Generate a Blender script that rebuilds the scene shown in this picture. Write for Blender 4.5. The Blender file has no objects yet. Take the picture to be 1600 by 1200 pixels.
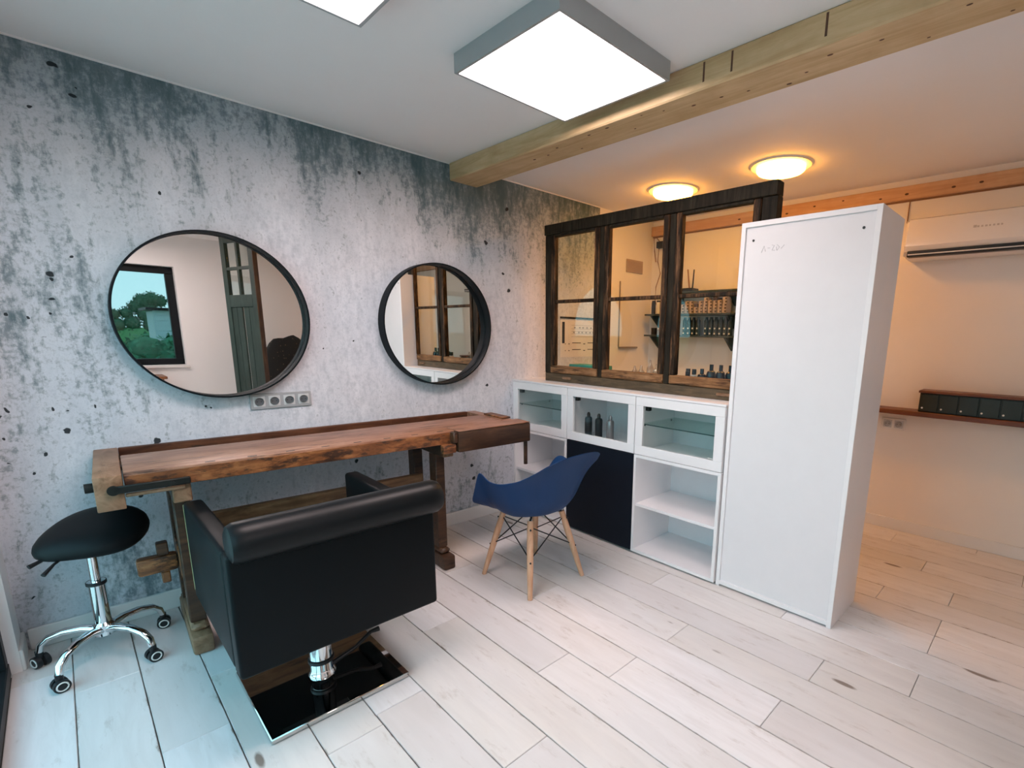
import bpy, bmesh, math, random
from mathutils import Vector, Matrix
random.seed(7)
S = bpy.context.scene
COL = S.collection
R = math.radians

# ------------------------------------------------------------------ camera
cam = bpy.data.cameras.new('camera')
cam.sensor_width = 36.0
cam.lens = 775.27 / 1600 * 36.0
cam.shift_x = -118.77 / 1600
cam.shift_y = 76.75 / 1600
cam.clip_start = 0.02
cam.clip_end = 300
yaw, pitch, roll = 0.8155, -0.1966, 0.0188
fw = Vector((math.sin(yaw) * math.cos(pitch), math.cos(yaw) * math.cos(pitch), math.sin(pitch)))
rt = Vector((math.cos(yaw), -math.sin(yaw), 0))
up = rt.cross(fw)
rt2 = rt * math.cos(roll) + up * math.sin(roll)
up2 = up * math.cos(roll) - rt * math.sin(roll)
camo = bpy.data.objects.new('camera', cam)
COL.objects.link(camo)
camo.matrix_world = Matrix(((rt2.x, up2.x, -fw.x, 0.1641), (rt2.y, up2.y, -fw.y, -3.0480), (rt2.z, up2.z, -fw.z, 1.3775), (0, 0, 0, 1)))
S.camera = camo

# ------------------------------------------------------------------ world, light, exposure
W = bpy.data.worlds.new('overcast_sky')
S.world = W
W.use_nodes = True
wn, wl = W.node_tree.nodes, W.node_tree.links
for n in list(wn): wn.remove(n)
out = wn.new('ShaderNodeOutputWorld')
bg = wn.new('ShaderNodeBackground')
tc = wn.new('ShaderNodeTexCoord')
sp = wn.new('ShaderNodeSeparateXYZ')
cr = wn.new('ShaderNodeValToRGB')
cr.color_ramp.elements[0].position = 0.0
cr.color_ramp.elements[0].color = (0.36, 0.66, 0.73, 1)
cr.color_ramp.elements[1].position = 1.0
cr.color_ramp.elements[1].color = (0.19, 0.46, 0.67, 1)
wl.new(tc.outputs['Generated'], sp.inputs[0])
wl.new(sp.outputs['Z'], cr.inputs[0])
wl.new(cr.outputs[0], bg.inputs[0])
wl.new(bg.outputs[0], out.inputs[0])
bg.inputs[1].default_value = 2.9

PANEL_POWER = 11.5      # radiance of the LED ceiling panels
DISC_POWER = 25.0      # radiance of the two round warm lamps

def portal(name, loc, rot, sx, sy):
    l = bpy.data.lights.new(name, 'AREA')
    l.shape = 'RECTANGLE'
    l.size, l.size_y = sx, sy
    l.cycles.is_portal = True
    o = bpy.data.objects.new(name, l)
    COL.objects.link(o)
    o.location = loc
    o.rotation_euler = rot
portal('daylight_portal', (-0.36, -1.39, 1.07), (0, R(-90), 0), 2.14, 2.42)
portal('window_portal', (0.62, -5.06, 1.5), (R(90), 0, 0), 1.26, 1.18)

S.view_settings.view_transform = 'Standard'
S.view_settings.look = 'None'
S.view_settings.exposure = 0.74
S.view_settings.gamma = 1.0
S.view_settings.use_curve_mapping = False
S.cycles.use_denoising = True
S.cycles.sample_clamp_indirect = 6
S.cycles.caustics_reflective = False
S.cycles.caustics_refractive = False
S.cycles.max_bounces = 10
S.cycles.diffuse_bounces = 8
S.cycles.glossy_bounces = 5
S.cycles.transparent_max_bounces = 16

# ------------------------------------------------------------------ materials
class N:
    """small node builder"""
    def __init__(s, name):
        s.m = bpy.data.materials.new(name)
        s.m.use_nodes = True
        s.t = s.m.node_tree
        s.b = s.t.nodes['Principled BSDF']
        s.o = s.t.nodes['Material Output']
    def n(s, typ, **kw):
        x = s.t.nodes.new('ShaderNode' + typ)
        for k, v in kw.items(): setattr(x, k, v)
        return x
    def l(s, a, b): s.t.links.new(a, b)
    def setin(s, sock, v):
        if hasattr(v, 'is_output') or isinstance(v, bpy.types.NodeSocket): s.l(v, sock)
        else: sock.default_value = v
    def coord(s, kind='Object', scale=(1, 1, 1), shift=None):
        if kind == 'World': c = s.n('NewGeometry').outputs['Position']
        else: c = s.n('TexCoord').outputs[kind]
        m = s.n('Mapping')
        s.l(c, m.inputs[0])
        m.inputs['Scale'].default_value = scale
        if shift is not None: s.setin(m.inputs['Location'], shift)
        return m.outputs[0]
    def noise(s, vec, scale=5, detail=4, rough=0.55, dist=0):
        x = s.n('TexNoise')
        s.l(vec, x.inputs['Vector'])
        x.inputs['Scale'].default_value = scale
        x.inputs['Detail'].default_value = detail
        x.inputs['Roughness'].default_value = rough
        x.inputs['Distortion'].default_value = dist
        return x.outputs[0]
    def ramp(s, fac, stops):
        x = s.n('ValToRGB')
        e = x.color_ramp.elements
        while len(e) < len(stops): e.new(0.5)
        for q, (p, c) in zip(e, stops):
            q.position = p
            q.color = (c, c, c, 1) if isinstance(c, (int, float)) else (*c, 1)
        s.l(fac, x.inputs[0])
        return x.outputs[0]
    def math(s, op, a, b=0.0, clamp=False):
        x = s.n('Math', operation=op, use_clamp=clamp)
        s.setin(x.inputs[0], a)
        s.setin(x.inputs[1], b)
        return x.outputs[0]
    def mix(s, fac, a, b, blend='MIX'):
        x = s.n('Mix', data_type='RGBA', blend_type=blend)
        s.setin(x.inputs[0], fac)
        for i, v in ((6, a), (7, b)):
            if isinstance(v, (tuple, list)): v = (*v[:3], 1)
            s.setin(x.inputs[i], v)
        return x.outputs[2]
    def bump(s, h, strength=0.2, dist=0.01):
        x = s.n('Bump')
        x.inputs['Strength'].default_value = strength
        x.inputs['Distance'].default_value = dist
        s.l(h, x.inputs['Height'])
        s.l(x.outputs[0], s.b.inputs['Normal'])
    def base(s, c, rough=0.5, metal=0.0, spec=None):
        if isinstance(c, (tuple, list)): c = (*c, 1)
        s.setin(s.b.inputs['Base Color'], c)
        s.setin(s.b.inputs['Roughness'], rough)
        s.b.inputs['Metallic'].default_value = metal
        if spec is not None: s.b.inputs['Specular IOR Level'].default_value = spec
        return s.m

def plain(name, c, rough=0.5, metal=0.0, spec=None, var=0.04, scale=12):
    k = N(name)
    v = k.noise(k.coord('Object'), scale, 3)
    f = k.ramp(v, [(0.3, 1 - var), (0.7, 1.0)])
    col = k.mix(1.0, c, f, 'MULTIPLY')
    return k.base(col, rough, metal, spec)

def emit(name, c, power):
    k = N(name)
    e = k.n('Emission')
    e.inputs[0].default_value = (*c, 1)
    e.inputs[1].default_value = power
    k.l(e.outputs[0], k.o.inputs[0])
    return k.m

def glassmat(name, tint=(1, 1, 1), ior=1.45, boost=1.0):
    k = N(name)
    t = k.n('BsdfTransparent')
    t.inputs[0].default_value = (*tint, 1)
    g = k.n('BsdfGlossy')
    g.inputs['Roughness'].default_value = 0.0
    f = k.n('LayerWeight')
    f.inputs[0].default_value = 0.5
    r0 = ((ior - 1) / (ior + 1)) ** 2
    fr = k.math('ADD', k.math('MULTIPLY', k.math('POWER', f.outputs['Facing'], 5.0), 1 - r0), r0)
    mx = k.n('MixShader')
    k.l(k.math('MULTIPLY', fr, boost, True), mx.inputs[0])
    k.l(t.outputs[0], mx.inputs[1])
    k.l(g.outputs[0], mx.inputs[2])
    k.l(mx.outputs[0], k.o.inputs[0])
    return k.m

# print of larger dark blowholes in the wallpaper: x, z, half width, half height
PITS = [(0.295, 2.374, 0.022, 0.012), (0.339, 2.278, 0.017, 0.009), (0.213, 2.204, 0.011, 0.01), (1.469, 2.251, 0.015, 0.013), (0.181, 1.578, 0.016, 0.013), (0.184, 1.559, 0.009, 0.01), (0.177, 1.477, 0.014, 0.008), (0.163, 1.418, 0.006, 0.007), (0.255, 1.654, 0.009, 0.008), (0.044, 1.415, 0.008, 0.008), (0.1, 1.402, 0.007, 0.008), (0.571, 1.962, 0.009, 0.009), (-0.008, 1.035, 0.008, 0.013), (0.119, 1.026, 0.006, 0.008), (0.148, 0.931, 0.017, 0.014), (0.072, 0.84, 0.008, 0.016), (-0.033, 0.918, 0.008, 0.01), (0.031, 0.764, 0.006, 0.008), (0.431, 0.846, 0.019, 0.021), (0.248, 1.027, 0.006, 0.009), (2.467, 1.797, 0.018, 0.013), (2.518, 1.684, 0.024, 0.018), (2.307, 0.996, 0.017, 0.014), (2.51, 2.245, 0.023, 0.017), (2.322, 1.993, 0.021, 0.017), (2.156, 0.414, 0.017, 0.02), (2.17, 0.313, 0.022, 0.02), (0.345, 0.597, 0.011, 0.015), (1.337, 0.591, 0.011, 0.016), (0.635, 0.989, 0.007, 0.009), (0.655, 0.984, 0.007, 0.006), (1.201, 1.269, 0.006, 0.007), (1.373, 1.313, 0.011, 0.007)]
def mural():
    k = N('concrete_look_wallpaper')
    w = k.coord('World')
    ws = k.coord('World', (1, 1, 0.28))
    big = k.noise(k.coord('World', (1, 1, 0.5)), 1.5, 5, 0.55)
    streak = k.noise(k.coord('World', (1, 1, 0.22)), 8, 9, 0.70)
    fine = k.noise(w, 42, 7, 0.72)
    hatch = k.noise(k.coord('World', (1, 1, 0.35)), 26, 6, 0.7)
    z = k.n('SeparateXYZ')
    k.l(k.n('NewGeometry').outputs['Position'], z.inputs[0])
    zz = z.outputs['Z']
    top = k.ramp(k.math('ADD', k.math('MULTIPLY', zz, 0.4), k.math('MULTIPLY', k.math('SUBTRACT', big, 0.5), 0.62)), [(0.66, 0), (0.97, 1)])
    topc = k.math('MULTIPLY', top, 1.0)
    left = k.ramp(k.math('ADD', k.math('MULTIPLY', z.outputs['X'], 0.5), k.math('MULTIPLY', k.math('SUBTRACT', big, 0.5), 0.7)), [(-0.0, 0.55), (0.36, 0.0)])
    low = k.ramp(k.math('ADD', zz, k.math('MULTIPLY', k.math('SUBTRACT', big, 0.5), 1.0)), [(0.25, 0.55), (1.0, 0.0)])  # blotches thicken low down, partly painted shade for under the bench
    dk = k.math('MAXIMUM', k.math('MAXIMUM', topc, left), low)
    clus = k.noise(k.coord('World', (1.3, 1, 0.4), (3.1, 0, 1.7)), 2.4, 4, 0.6)
    thr = k.math('SUBTRACT', k.math('SUBTRACT', 0.60, k.math('MULTIPLY', dk, 0.18)), k.math('MULTIPLY', k.math('SUBTRACT', clus, 0.5), 0.30))
    blot = k.math('MULTIPLY', k.math('SUBTRACT', k.math('ADD', k.math('MULTIPLY', streak, 0.52), k.math('MULTIPLY', hatch, 0.48)), thr), 7.0, True)
    speck = k.math('MULTIPLY', k.math('SUBTRACT', k.math('ADD', k.math('MULTIPLY', fine, 0.6), k.math('MULTIPLY', hatch, 0.4)), k.math('SUBTRACT', thr, 0.04)), 9.0, True)
    basec = k.mix(k.ramp(streak, [(0.3, 0), (0.7, 1)]), (0.64, 0.66, 0.72), (0.79, 0.805, 0.86))
    basec = k.mix(k.ramp(k.math('ADD', k.math('MULTIPLY', fine, 0.5), k.math('MULTIPLY', hatch, 0.5)), [(0.40, 0.75), (0.56, 0.0)]), basec, (0.45, 0.485, 0.54))
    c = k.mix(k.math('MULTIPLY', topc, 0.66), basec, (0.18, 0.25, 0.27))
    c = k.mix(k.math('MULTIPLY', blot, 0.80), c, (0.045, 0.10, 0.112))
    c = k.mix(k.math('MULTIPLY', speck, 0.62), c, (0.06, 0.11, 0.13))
    vo = k.n('TexVoronoi')
    vo.inputs['Scale'].default_value = 5.5
    wob = k.n('VectorMath', operation='ADD')
    cn = k.n('TexNoise')
    cn.inputs['Scale'].default_value = 30
    k.l(w, cn.inputs['Vector'])
    sc = k.n('VectorMath', operation='SCALE')
    sc.inputs['Scale'].default_value = 0.05
    k.l(cn.outputs[1], sc.inputs[0])
    k.l(w, wob.inputs[0])
    k.l(sc.outputs[0], wob.inputs[1])
    vo.voronoi_dimensions = '2D'
    wob2 = k.n('VectorMath', operation='ADD')
    sc2 = k.n('VectorMath', operation='SCALE')
    sc2.inputs['Scale'].default_value = 0.024
    cen = k.n('VectorMath', operation='SUBTRACT')
    cen.inputs[1].default_value = (0.5, 0.5, 0.5)
    k.l(cn.outputs[1], cen.inputs[0])
    k.l(cen.outputs[0], sc2.inputs[0])
    k.l(w, wob2.inputs[0])
    k.l(sc2.outputs[0], wob2.inputs[1])
    s4 = k.n('SeparateXYZ')
    k.l(wob2.outputs[0], s4.inputs[0])
    vo.inputs['Scale'].default_value = 6.5
    s3 = k.n('SeparateXYZ')
    k.l(wob.outputs[0], s3.inputs[0])
    c2 = k.n('CombineXYZ')
    k.l(k.math('MULTIPLY', s3.outputs['X'], 0.8), c2.inputs[0])
    k.l(k.math('MULTIPLY', s3.outputs['Z'], 1.5), c2.inputs[1])
    k.l(c2.outputs[0], vo.inputs['Vector'])
    sep = k.n('SeparateColor')
    k.l(vo.outputs['Color'], sep.inputs[0])
    rad = k.math('MULTIPLY', k.math('SUBTRACT', sep.outputs[0], k.math('SUBTRACT', 0.74, k.math('MULTIPLY', left, 0.15))), 0.13)
    pit = k.math('MULTIPLY', k.math('SUBTRACT', rad, vo.outputs['Distance']), 60.0, True)
    best = pit
    for (px_, pz_, ra, rb) in PITS:
        dx = k.math('MULTIPLY', k.math('SUBTRACT', s4.outputs['X'], px_), 1.25 / ra)
        dz = k.math('MULTIPLY', k.math('SUBTRACT', s4.outputs['Z'], pz_), 1.25 / rb)
        dd = k.math('ADD', k.math('MULTIPLY', dx, dx), k.math('MULTIPLY', dz, dz))
        best = k.math('MAXIMUM', best, k.math('MULTIPLY', k.math('SUBTRACT', 1.0, dd), 2.5, True))
    c = k.mix(k.math('MULTIPLY', best, 0.96), c, (0.012, 0.016, 0.02))
    return k.base(c, 0.75, 0, 0.25)

def plankmat():
    k = N('whitewashed_laminate')
    oi = k.n('ObjectInfo')
    rnd = oi.outputs['Random']
    sh = k.n('CombineXYZ')
    k.l(k.math('MULTIPLY', rnd, 37.0), sh.inputs[0])
    k.l(k.math('MULTIPLY', rnd, 91.0), sh.inputs[1])
    g = k.noise(k.coord('Object', (9, 1.1, 9), sh.outputs[0]), 2.2, 7, 0.62, 0.6)
    cloud = k.noise(k.coord('Object', (1.5, 0.6, 1), sh.outputs[0]), 2.2, 3)
    wear = k.noise(k.coord('Object', (6, 1.6, 1), sh.outputs[0]), 3.0, 8, 0.7)
    tone = k.ramp(rnd, [(0.0, (0.645, 0.615, 0.60)), (0.22, (0.80, 0.79, 0.80)), (0.42, (0.70, 0.665, 0.63)), (0.62, (0.82, 0.81, 0.815)), (0.8, (0.73, 0.70, 0.67)), (1.0, (0.635, 0.61, 0.58))])
    c = k.mix(k.ramp(g, [(0.40, 0.0), (0.62, 0.32)]), tone, (0.58, 0.55, 0.53))
    c = k.mix(k.ramp(cloud, [(0.45, 0), (0.75, 0.45)]), c, (0.80, 0.795, 0.81))
    c = k.mix(k.ramp(wear, [(0.57, 0), (0.68, 0.42)]), c, (0.40, 0.34, 0.29))
    # worn paint along the long edges
    so = k.n('SeparateXYZ')
    k.l(k.n('TexCoord').outputs['Object'], so.inputs[0])
    ed = k.math('ABSOLUTE', so.outputs['X'])
    e2 = k.ramp(k.math('ADD', ed, k.math('MULTIPLY', k.math('SUBTRACT', wear, 0.5), 0.014)), [(0.0905, 0), (0.0950, 0.95)])
    c = k.mix(e2, c, (0.20, 0.14, 0.105))
    e3 = k.ramp(k.math('ADD', ed, k.math('MULTIPLY', k.math('SUBTRACT', wear, 0.5), 0.16)), [(0.108, 0), (0.116, 0.8)])
    c = k.mix(e3, c, (0.22, 0.16, 0.12))
    # knots
    vo = k.n('TexVoronoi')
    vo.inputs['Scale'].default_value = 1.0
    k.l(k.coord('Object', (9, 2.6, 1), sh.outputs[0]), vo.inputs['Vector'])
    sep = k.n('SeparateColor')
    k.l(vo.outputs['Color'], sep.inputs[0])
    rad = k.math('MULTIPLY', k.math('SUBTRACT', sep.outputs[0], 0.60), 0.50)
    kn = k.math('MULTIPLY', k.math('SUBTRACT', rad, k.math('ADD', vo.outputs['Distance'], k.math('MULTIPLY', k.math('SUBTRACT', wear, 0.5), 0.12))), 22, True)
    c = k.mix(k.math('MULTIPLY', kn, 0.85), c, (0.17, 0.12, 0.09))
    k.bump(g, 0.06, 0.004)
    return k.base(c, k.ramp(g, [(0.3, 0.36), (0.7, 0.5)]), 0, 0.4)

def woodmat(name, dark, mid, light, grain=(2, 14, 14), scale=2.0, rough=0.5, spec=0.4, worn=0.0, wornc=(0.02, 0.017, 0.012), bump=0.25, kind='Object'):
    k = N(name)
    oi = k.n('ObjectInfo')
    sh = k.n('CombineXYZ')
    k.l(k.math('MULTIPLY', oi.outputs['Random'], 23.0), sh.inputs[0])
    k.l(k.math('MULTIPLY', oi.outputs['Random'], 51.0), sh.inputs[2])
    v = k.coord(kind, grain, sh.outputs[0])
    g = k.noise(v, scale, 8, 0.62, 1.1)
    b = k.noise(k.coord(kind, (2, 2, 2), sh.outputs[0]), 2.6, 4, 0.6)
    c = k.ramp(g, [(0.32, dark), (0.5, mid), (0.68, light)])
    c = k.mix(k.ramp(b, [(0.42, 0.0), (0.7, 0.6)]), c, dark)
    if worn > 0:
        wv = k.noise(k.coord(kind, tuple(x * 0.6 for x in grain), sh.outputs[0]), 3.0, 8, 0.72)
        c = k.mix(k.ramp(wv, [(0.62 - worn * 0.3, 0), (0.70 - worn * 0.3, 0.92)]), c, wornc)
    k.bump(g, bump, 0.004)
    return k.base(c, rough, 0, spec)

M = {}
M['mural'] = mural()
M['plank'] = plankmat()
M['white_wall'] = plain('white_plaster', (0.86, 0.82, 0.775), 0.7, 0, 0.2, 0.03, 3)
M['ceiling'] = plain('white_ceiling', (0.87, 0.86, 0.855), 0.75, 0, 0.2, 0.02, 3)
M['white_trim'] = plain('white_trim_paint', (0.80, 0.79, 0.78), 0.45, 0, 0.4, 0.02)
M['melamine'] = plain('white_melamine', (0.82, 0.81, 0.82), 0.35, 0, 0.4, 0.015)
M['hardboard'] = plain('white_back_panel', (0.76, 0.75, 0.765), 0.4, 0, 0.4, 0.02)
M['navy'] = plain('dark_navy_door', (0.007, 0.010, 0.017), 0.45, 0, 0.15, 0.1)
M['pine'] = woodmat('glulam_spruce', (0.46, 0.31, 0.155), (0.58, 0.42, 0.235), (0.66, 0.50, 0.30), (16, 1.2, 16), 1.5, 0.55, 0.3, 0, bump=0.06)
M['pine_orange'] = woodmat('larch_ledger', (0.52, 0.29, 0.15), (0.64, 0.38, 0.21), (0.70, 0.45, 0.26), (16, 1.2, 16), 1.5, 0.5, 0.3, 0, bump=0.06)
M['knot'] = plain('wood_knot', (0.10, 0.04, 0.02), 0.6)
M['bench_top'] = woodmat('waxed_bench_top', (0.19, 0.08, 0.045), (0.34, 0.165, 0.10), (0.44, 0.25, 0.165), (2.6, 16, 16), 2.0, 0.40, 0.4, 0.22, (0.07, 0.03, 0.018), 0.12)
M['bench'] = woodmat('old_oiled_beech', (0.09, 0.028, 0.009), (0.27, 0.095, 0.03), (0.46, 0.19, 0.07), (4.5, 14, 14), 2.2, 0.45, 0.45, 0.38, (0.035, 0.016, 0.01), 0.2)
M['bench_pale'] = woodmat('pale_end_grain', (0.15, 0.075, 0.035), (0.27, 0.15, 0.085), (0.36, 0.21, 0.13), (10, 3, 10), 1.9, 0.5, 0.4, 0.05, (0.06, 0.03, 0.02), 0.15)
M['bench_board'] = woodmat('brown_stretcher_board', (0.10, 0.05, 0.025), (0.22, 0.12, 0.06), (0.32, 0.19, 0.10), (1.8, 12, 12), 1.9, 0.5, 0.3, 0.1, bump=0.15)
M['bench_red'] = woodmat('dark_red_back_board', (0.05, 0.018, 0.009), (0.10, 0.035, 0.016), (0.17, 0.065, 0.03), (1.8, 12, 12), 1.9, 0.5, 0.3, 0.1, bump=0.15)
M['bench_dark'] = woodmat('dark_oiled_beech', (0.030, 0.014, 0.008), (0.065, 0.03, 0.015), (0.11, 0.05, 0.024), (1.8, 12, 12), 1.9, 0.45, 0.4, 0.15, (0.012, 0.008, 0.006), 0.2)
M['old_frame'] = woodmat('flaking_dark_frame', (0.014, 0.011, 0.008), (0.030, 0.024, 0.016), (0.050, 0.042, 0.027), (22, 22, 1.8), 1.6, 0.62, 0.12, 0.22, (0.009, 0.008, 0.006), 0.5)
M['old_sash'] = woodmat('flaking_brown_sash', (0.02, 0.013, 0.008), (0.10, 0.05, 0.024), (0.27, 0.14, 0.07), (22, 22, 2.2), 1.8, 0.6, 0.15, 0.55, (0.012, 0.009, 0.006), 0.5)
M['old_rail'] = woodmat('bare_brown_sash_rail', (0.09, 0.04, 0.017), (0.28, 0.14, 0.06), (0.44, 0.25, 0.13), (22, 2.2, 22), 1.8, 0.6, 0.2, 0.35, (0.03, 0.015, 0.008), 0.4)
M['frame_low'] = woodmat('weathered_sill_beam', (0.05, 0.035, 0.02), (0.10, 0.07, 0.04), (0.17, 0.115, 0.065), (22, 2.2, 22), 1.8, 0.65, 0.3, 0.15, (0.02, 0.014, 0.01), 0.4)
M['ledge'] = woodmat('red_brown_ledge', (0.085, 0.022, 0.009), (0.145, 0.040, 0.015), (0.20, 0.065, 0.026), (16, 1.5, 16), 1.7, 0.4, 0.45, 0.05, bump=0.08)
M['beech_leg'] = woodmat('light_beech', (0.52, 0.27, 0.15), (0.64, 0.37, 0.23), (0.70, 0.44, 0.29), (18, 18, 2), 1.7, 0.45, 0.4, 0, bump=0.04)
M['green_door'] = woodmat('old_green_paint', (0.020, 0.034, 0.028), (0.030, 0.050, 0.041), (0.045, 0.068, 0.056), (12, 12, 1.6), 2, 0.55, 0.35, 0.05, (0.02, 0.03, 0.022), 0.2)
M['brown_edge'] = woodmat('bare_door_edge', (0.03, 0.015, 0.01), (0.07, 0.035, 0.02), (0.12, 0.06, 0.03), (12, 12, 1.6), 2, 0.6, 0.3, 0)
def leather(name, rough, spec):
    k = N(name)
    v = k.noise(k.coord('Object'), 180, 3)
    k.bump(v, 0.12, 0.001)
    return k.base((0.0045, 0.006, 0.007), rough, 0, spec)
M['leather'] = leather('black_leatherette', 0.42, 0.10)
M['leather_roll'] = leather('black_leatherette_roll', 0.37, 0.20)
M['piping'] = plain('tan_piping', (0.30, 0.27, 0.13), 0.6)
M['black_fabric'] = plain('black_stool_vinyl', (0.004, 0.005, 0.006), 0.55, 0, 0.2, 0.1)
M['black'] = plain('black_plastic', (0.012, 0.012, 0.014), 0.4, 0, 0.4, 0.1)
M['rim'] = plain('black_mirror_rim', (0.006, 0.009, 0.012), 0.5, 0, 0.1, 0.1)
M['iron'] = plain('dark_iron', (0.02, 0.022, 0.02), 0.5, 0.6, 0.4, 0.2)
M['chrome'] = plain('chrome', (0.80, 0.82, 0.84), 0.06, 1.0, None, 0.02)
M['steel'] = plain('mirror_polished_steel', (0.60, 0.58, 0.56), 0.03, 1.0, None, 0.02)
M['alu'] = plain('brushed_aluminium', (0.42, 0.45, 0.46), 0.45, 0.5, None, 0.03)
M['mirror'] = plain('silvered_glass', (0.86, 0.88, 0.87), 0.0, 1.0, None, 0.0)
M['blue_shell'] = plain('navy_blue_polypropylene', (0.011, 0.042, 0.125), 0.5, 0, 0.2, 0.04)
M['socket'] = plain('silver_grey_socket', (0.42, 0.44, 0.46), 0.4, 0.2, 0.4, 0.03)
M['socket_in'] = plain('pale_socket_face', (0.60, 0.62, 0.63), 0.4, 0, 0.4, 0.03)
M['socket_hole'] = plain('socket_recess', (0.10, 0.11, 0.12), 0.5)
M['white_plastic'] = plain('white_plastic', (0.80, 0.79, 0.77), 0.3, 0, 0.45, 0.02)
M['ac_white'] = plain('glossy_white_casing', (0.82, 0.79, 0.76), 0.18, 0, 0.5, 0.01)
M['grey_print'] = plain('grey_print', (0.36, 0.35, 0.34), 0.6)
M['pale_print'] = plain('pale_grey_print', (0.52, 0.48, 0.45), 0.5)
M['pencil'] = plain('faint_pencil', (0.48, 0.47, 0.49), 0.7)
M['led'] = emit('led_diffuser', (1.0, 0.815, 0.795), PANEL_POWER)
M['disc'] = emit('warm_opal_diffuser', (1.0, 0.385, 0.045), DISC_POWER)
M['glass'] = glassmat('clear_glass', (0.93, 0.97, 0.96), 1.45, 1.0)
M['cab_glass'] = glassmat('greenish_door_glass', (0.965, 0.99, 0.985), 1.45, 0.9)
M['shelf_glass'] = glassmat('green_edge_glass', (0.86, 0.94, 0.92), 1.45, 0.6)
M['glass_edge'] = plain('dark_glass_edge', (0.03, 0.07, 0.065), 0.3)
M['frosted'] = glassmat('frosted_bottle_glass', (0.86, 0.83, 0.80), 1.6, 3.0)
M['dimming_glass'] = glassmat('sky_dimming_glass', (0.56, 0.555, 0.55), 1.45, 0.8)  # grey tint put in the pane to dim the sky behind it
M['paper'] = plain('white_paper', (0.80, 0.76, 0.73), 0.7, 0, 0.2, 0.02)
M['green_card'] = plain('sea_green_card', (0.06, 0.34, 0.27), 0.5)
M['grey_shelf'] = plain('dark_teal_shelf', (0.03, 0.05, 0.05), 0.5)
M['cream_box'] = plain('cream_carton', (0.52, 0.43, 0.37), 0.6, 0, 0.3, 0.08)
M['black_box'] = plain('dark_carton', (0.05, 0.03, 0.025), 0.6)
M['dark_bottle'] = plain('dark_teal_bottle', (0.012, 0.028, 0.032), 0.25, 0, 0.5, 0.1)
M['navy_bottle'] = plain('dark_navy_bottle', (0.010, 0.018, 0.032), 0.25, 0, 0.5, 0.1)
M['grey_bottle'] = plain('silver_grey_can', (0.30, 0.28, 0.29), 0.3, 0.5, 0.5, 0.05)
M['slate_bottle'] = plain('slate_bottle', (0.03, 0.05, 0.06), 0.3, 0, 0.5, 0.05)
M['white_label'] = plain('white_label', (0.78, 0.76, 0.72), 0.5)
M['vent'] = plain('beige_vent', (0.44, 0.32, 0.22), 0.5)
M['grey_rail'] = plain('grey_rail', (0.27, 0.22, 0.18), 0.45)
M['anthracite'] = plain('anthracite_frame', (0.010, 0.012, 0.014), 0.45, 0, 0.15, 0.05)
M['underlay'] = plain('dark_underlay', (0.10, 0.075, 0.06), 0.9)
M['drawer_dark'] = plain('black_green_drawer', (0.016, 0.022, 0.018), 0.35, 0, 0.4, 0.2)
M['wire_brown'] = plain('brown_cable', (0.28, 0.14, 0.07), 0.6)
M['bounce_paving'] = plain('pale_bounce_paving', (0.72, 0.62, 0.55), 0.8, 0, 0.2, 0.1, 2)
M['lawn'] = plain('lawn_green', (0.12, 0.30, 0.11), 1.0, 0, 0.0, 0.5, 3)
M['leaf'] = plain('shrub_leaf', (0.10, 0.28, 0.15), 1.0, 0, 0.0, 0.4, 6)
M['tree_leaf'] = plain('tree_leaf', (0.10, 0.22, 0.13), 1.0, 0, 0.0, 0.4, 6)
M['bark'] = plain('bark', (0.06, 0.045, 0.035), 0.9)
M['shed'] = plain('pale_shed_board', (0.55, 0.62, 0.64), 0.6)
def speckled():
    k = N('dark_speckled_cloth')
    v = k.n('TexVoronoi')
    v.inputs['Scale'].default_value = 26
    k.l(k.coord('Object'), v.inputs['Vector'])
    c = k.mix(k.math('MULTIPLY', k.math('SUBTRACT', 0.17, v.outputs['Distance']), 14, True), (0.008, 0.010, 0.010), (0.22, 0.17, 0.10))
    return k.base(c, 0.8)
M['speckled'] = speckled()

# ------------------------------------------------------------------ mesh helpers
def bm_new(): return bmesh.new()

def box(bm, x0, x1, y0, y1, z0, z1, bev=0.0, seg=1):
    r = bmesh.ops.create_cube(bm, size=1.0)
    vs = r['verts']
    for v in vs:
        v.co = Vector(((x0 + x1) / 2 + v.co.x * (x1 - x0), (y0 + y1) / 2 + v.co.y * (y1 - y0), (z0 + z1) / 2 + v.co.z * (z1 - z0)))
    if bev > 0:
        es = list({e for v in vs for e in v.link_edges})
        bmesh.ops.bevel(bm, geom=es, offset=bev, segments=seg, affect='EDGES', profile=0.5)
    return bm

def cyl(bm, p0, p1, r0, r1=None, seg=16, cap=True):
    p0, p1 = Vector(p0), Vector(p1)
    r1 = r0 if r1 is None else r1
    d = p1 - p0
    m = Matrix.Translation((p0 + p1) / 2) @ d.to_track_quat('Z', 'Y').to_matrix().to_4x4()
    bmesh.ops.create_cone(bm, cap_ends=cap, segments=seg, radius1=r0, radius2=r1, depth=d.length, matrix=m)
    return bm

def lathe(bm, prof, c=(0, 0, 0), seg=20, axis='Z'):
    """prof: (r, z) pairs from bottom to top"""
    rings = []
    for r, z in prof:
        if r < 1e-6:
            rings.append([bm.verts.new(ax(c, 0, 0, z, axis))])
        else:
            rings.append([bm.verts.new(ax(c, r * math.cos(2 * math.pi * i / seg), r * math.sin(2 * math.pi * i / seg), z, axis)) for i in range(seg)])
    for a, b in zip(rings, rings[1:]):
        for i in range(seg):
            j = (i + 1) % seg
            if len(a) == 1 and len(b) == 1: continue
            if len(a) == 1: bm.faces.new((a[0], b[j], b[i]))
            elif len(b) == 1: bm.faces.new((a[i], a[j], b[0]))
            else: bm.faces.new((a[i], a[j], b[j], b[i]))
    return bm

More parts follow.
